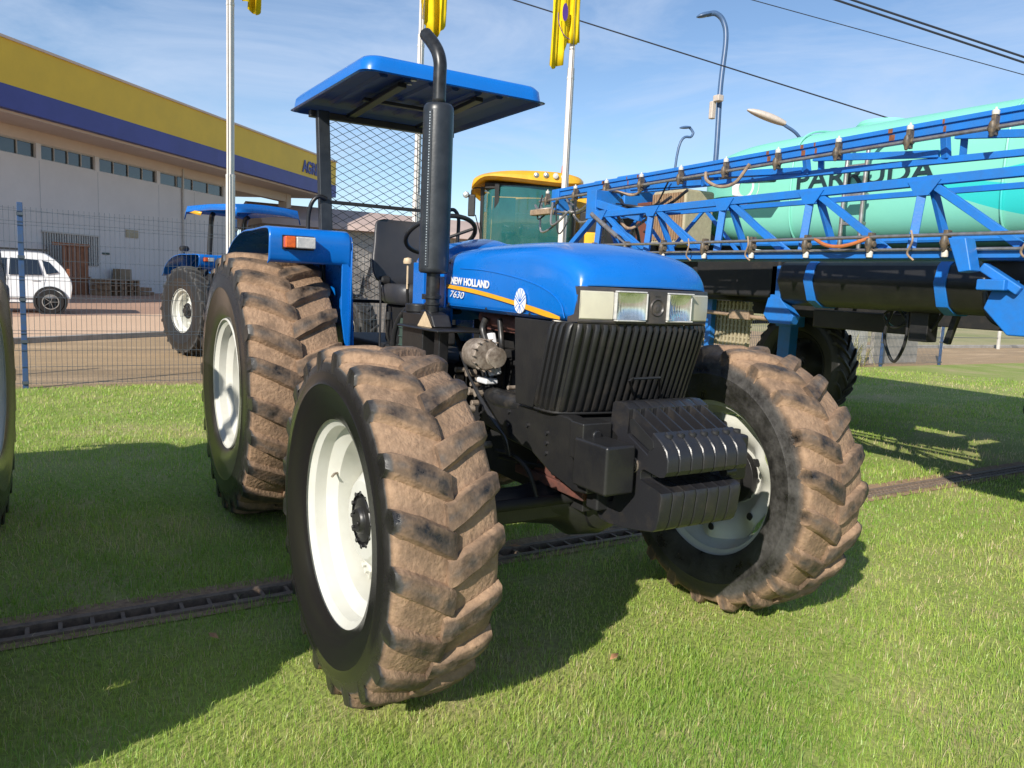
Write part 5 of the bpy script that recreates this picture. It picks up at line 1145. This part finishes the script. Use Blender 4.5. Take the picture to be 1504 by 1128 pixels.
for k, (y, z) in enumerate(((-.35, 4.50), (-.12, 4.56), (.14, 4.57), (.40, 4.56), (.62, 4.54))):
    b = MB(); b.lathe([(0, .02), (.05, .015), (.075, 0), (.075, -.04)], (.58-.04*(k == 0), y+.35, z-.09), 'X', 16); b.build('roof_light', M['chrome'] if k < 3 else M['clear'], cr_)
b = MB(); b.lathe([(.08, 0), (.085, .02), (.075, .22), (.05, .25), (0, .26)], (-.2, .95, 4.62), 'Z', 16); b.build('beacon', M['amber'], cr_)
b = MB(); rows = []
for z, xo in ((2.0, .05), (2.6, .22), (3.4, .30), (4.22, .22)):
    rows.append([(-1.7, -1.28+.05*(4.2-z)*-.5, z), (xo-.35, -1.26, z), (xo-.12, -1.05, z), (xo, -.6, z), (xo+.04, 0, z), (xo, .6, z), (xo-.12, 1.05, z), (xo-.35, 1.26, z), (-1.7, 1.28, z)])
b.grid(rows); b.build('cab_glass', M['glass'], HV, sharp=60)
b = MB(); b.bar((.03, -.86, 2.0), (.22, -.86, 4.26), .12, .07, up=(1, 0, 0)); b.bar((-.32, 1.29, 2.0), (-.12, 1.29, 4.25), .12, .08, up=(1, 0, 0)); b.bar((-.28, -1.31, 2.0), (-.10, -1.31, 4.2), .09, .07, up=(1, 0, 0)); b.bar((-1.72, -1.28, 2.0), (-1.72, -1.28, 4.2), .12, .12, up=(1, 0, 0)); b.bar((-.30, -1.285, 2.0), (-.16, -1.285, 4.2), .06, .05, up=(1, 0, 0))
b.each('cab_pillar', M['black'], HV)
hb('cab_floor', M['cabyellow'], [(-2.0, .3, -1.45, 1.4, 1.75, 2.02)], .03)
hb('cab_seat', M['seat'], [(-1.2, -.7, -.3, .3, 2.0, 2.6), (-1.35, -1.15, -.3, .3, 2.5, 3.3)], .05)
hb('cab_rear', M['blackdull'], [(-1.75, -1.7, -1.2, -.5, 2.0, 4.1), (-1.75, -1.7, -.5, 1.2, 2.0, 3.0)], .01)
hb('steering_console', M['black'], [(-.45, -.2, -.1, .1, 2.0, 2.85), (-.5, -.15, -.22, .22, 2.85, 2.9)], .02)
hb('cab_top_trim', M['blackdull'], [(-1.7, .16, -1.22, 1.22, 4.12, 4.3)], .03)
hb('side_mirror', M['black'], [(.1, .18, -1.66, -1.46, 3.35, 3.95)], .03); 
b = MB(); b.tube(spline([(.1, -1.3, 4.15), (.15, -1.55, 4.1), (.14, -1.58, 3.9)], 5), .02, 8); b.tube(spline([(.12, -1.45, 3.4), (0, -1.3, 2.8), (0, -1.25, 2.2)], 5), .015, 8); b.each('mirror_arm', M['black'], HV)
b = MB(); b.lathe([(0, .05), (.07, .04), (.09, 0), (.08, -.06), (0, -.08)], (.2, -1.72, 3.93), 'X', 14); b.build('work_light', M['chrome'], HV)
hb('side_deck', M['cabyellow'], [(-1.2, .6, -1.75, -1.0, 2.3, 2.62)], .03)
hb('body', M['cabyellow'], [(-8.0, -2.05, -1.6, 1.9, 1.5, 3.7), (-7.5, -2.6, -1.5, 1.9, 3.7, 4.35)], .08)
hb('feeder_house', M['cabyellow'], [(0.1, 1.2, -.8, .9, .6, 1.7), (.3, .9, 1.6, 3.0, 1.6, 3.0)], .05)
hb('engine_deck', M['blackdull'], [(-2.0, .2, 1.45, 2.6, 1.4, 3.6)], .05)
for s in (-1, 1): wheel('wheel', HV, (-1.2, s*1.9, .95), .95, .6, .5, .5, s, 22, .05, .08, M['tyre2'], dusty=.3, hub='rear', delta=.3)
for s in (-1, 1): wheel('wheel', HV, (-6.0, s*1.7, .6), .6, .4, .33, .35, s, 20, .04, .06, M['tyre2'], dusty=.3, hub='rear', delta=.2)
for ch in HV.children: pass
HV.rotation_euler.z = math.radians(-36); HV.location = (-16.00, 9.65, -.02)

# ---------------------------------------------------------------- street lamps and cables
def street_lamp(x, y, pts, r, m, label, head, group=None):
    P = empty('street_lamp', (x, y, 0), label, 'street lamp', group)
    b = MB(); b.tube(spline([(px-x, py-y, pz) for px, py, pz in pts], 8), r, 12); b.build('pole', M[m], P)
    h0, h1, w, th = head; h0 = Vector(h0)-Vector((x, y, 0)); h1 = Vector(h1)-Vector((x, y, 0))
    b = MB(); d = h1-h0; rows = []; u = d.normalized(); sd_ = u.cross(Vector((0, 0, 1))).normalized(); up = sd_.cross(u)
    for k in range(9):
        t = k/8; f = math.sin(PI*min(.98, .12+.86*t))**.5
        rows.append([h0+d*t + sd_*math.cos(a)*w*f + up*math.sin(a)*th*f*(1 if math.sin(a) > 0 else .6) for a in [2*PI*j/16 for j in range(17)]])
    b.grid(rows); b.add(rows[0][:-1], [tuple(range(16))]); b.add(rows[-1][:-1], [tuple(range(16))]); b.build('lamp_head', M['lamp'] if m == 'lampblue' and r < .07 else M['lampblue'], P)
    return P
L1 = street_lamp(-16.15, 16.75, [(-16.15, 16.75, 0), (-16.15, 16.80, 4), (-16.15, 16.837, 6.02), (-16.36, 17.007, 8.11), (-16.477, 17.201, 9.65), (-16.60, 17.16, 10.25), (-16.75, 16.95, 10.50), (-16.9, 16.7, 10.47)], .085, 'lampblue', 'tall curved blue street lamp rising above the boom', ((-16.85, 16.85, 10.50), (-17.05, 16.4, 10.36), .16, .10))
b = MB(); b.box(-.26, -.10, -.14, .04, 7.1, 7.65); b.box(-.14, .12, -.12, .12, 7.62, 7.82); b.each('control_box', M['lamp'], L1, bevel=.03)
street_lamp(-43.9, 40.2, [(-43.9, 40.2, 0), (-43.95, 40.5, 11.9), (-43.56, 41.545, 13.56), (-43.6, 41.6, 13.95), (-43.75, 41.42, 14.22)], .10, 'lampblue', 'small distant curved street lamp left of the tall one', ((-43.7, 41.5, 14.22), (-44.15, 40.75, 14.15), .25, .14))
street_lamp(-11.3, 15.6, [(-11.3, 15.6, 0), (-11.3, 15.6, 4.4), (-11.30, 15.3, 5.2), (-11.368, 14.906, 5.674), (-11.55, 14.62, 5.90), (-11.62, 14.56, 5.96)], .042, 'lampblue', 'street lamp with a pale oval head above the boom', ((-11.58, 14.62, 5.94), (-12.14, 13.80, 6.27), .16, .13))
def cable(name, p, q, r, label, ext=2.2):
    p = Vector(p); q = Vector(q); d = q-p; a = p-d*ext; c = q+d*ext; b = MB(); b.tube([a+(c-a)*k/20 - Vector((0, 0, 0))*0 for k in range(21)], r, 6); o = b.build(name, M['cable']); tag(o, label, 'cable'); return o
cable('overhead_cable', (-13.811, 7.632, 8.088), (-8.98, 14.973, 5.777), .016, 'thin overhead cable running from top centre down towards the tank', ext=.9)
cable('overhead_cable', (-10.943, 12.395, 8.344), (-7.44, 17.776, 6.902), .010, 'faint thin overhead cable below the thick pair')
cable('overhead_cable', (-9.935, 14.068, 8.433), (-7.478, 17.784, 7.186), .024, 'thick overhead cable, lower one of the pair at top right')
cable('overhead_cable', (-9.80, 14.28, 8.48), (-7.47, 17.80, 7.30), .024, 'thick overhead cable, upper one of the pair at top right')

# ---------------------------------------------------------------- right background: panels, bush, field
b = MB()
b.box(-9.05, -8.95, 13.0, 15.15, -.2, 1.35); o = b.build('panel_wall', M['panelwall'], bevel=.01); tag(o, 'whitewashed panel wall behind the blue fence post', 'wall')
b = MB(); b.box(-9.0, -8.9, 15.35, 17.2, -.2, 1.38); o = b.build('concrete_slab', M['concrete'], bevel=.01); tag(o, 'grey upright concrete slab right of the fence post', 'slab')
b = MB(); rr = random.Random(8)
for k in range(900):
    a = rr.uniform(0, 2*PI); h = rr.uniform(.1, 1.0); l = rr.uniform(.3, .95); base = Vector((-8.7+rr.gauss(0, .18), 13.6+rr.gauss(0, .35), .0)); tip = base+Vector((math.cos(a)*l*.45, math.sin(a)*l*.45, h*l))
    s_ = Vector((-math.sin(a), math.cos(a), 0))*.008; mid_ = base.lerp(tip, .55)+Vector((0, 0, .08)); b.add([base-s_, base+s_, mid_+s_*1.2, mid_-s_*1.2, tip], [(0,1,2,3), (3,2,4)])
o = b.build('dry_bush', M['bush'], smooth=False); tag(o, 'dry yellow green bush at the foot of the fence', 'bush')
FN2 = empty('field_fence', (-12, 25, 0), 'low pale post and wire fence in front of the far field', 'fence')
for k in range(9):
    b = MB(); b.cyl((0, -9.4+3.6*k+.9, -.2), (0, -9.45+3.6*k+.9, 1.35), .06, n=8); b.build('post', M['panelwall'], FN2)
b = MB()
for z in (.4, .8, 1.2): b.cyl((0, -9, z), (0, 20.5, z), .01, n=5)
b.each('rail', M['wire'], FN2)
b = MB(); rows = []; rr = random.Random(3)
for i in range(61):
    y = 14+i*1.2; rows.append([(-30-4*k+rr.uniform(-.5, .5), y, (.0, .9, 1.5, 1.9, 2.0, -.2)[k] + rr.uniform(-.08, .08)) for k in range(6)])
b.grid(rows); structure(b.build('field_bank', M['field'], sharp=40))
b = MB(); b.box(-12.5, -8.3, 17.3, 60, -.19, .0); structure(b.build('dirt_verge', M['dirt'])); b = MB(); b.box(-12.6, -12.45, 17.3, 60, -.19, .10); structure(b.build('verge_kerb', M['concrete'], bevel=.03))
for (x, y, rz, lb_) in ((-.55, -1.40, .4, 'dry leaf on the shaded grass left of the near front wheel'), (-.98, .30, 1.1, 'dry leaf lying on the drain grate under the axle'), (.32, -.02, 2.0, 'dry leaf on sunlit grass in front of the muddy front wheel')):
    b = MB(); b.add([(-.035, 0, 0), (0, -.014, .008), (.040, 0, .012), (0, .014, .010), (0, 0, .0)], [(0, 1, 4), (1, 2, 4), (2, 3, 4), (3, 0, 4)]); o = b.build('fallen_leaf', M['leaf'], solid=.001); o.location = (x, y, .035); o.rotation_euler = (.2, .15, rz)
    tag(o, lb_, 'leaf', 'dry leaves on the lawn')
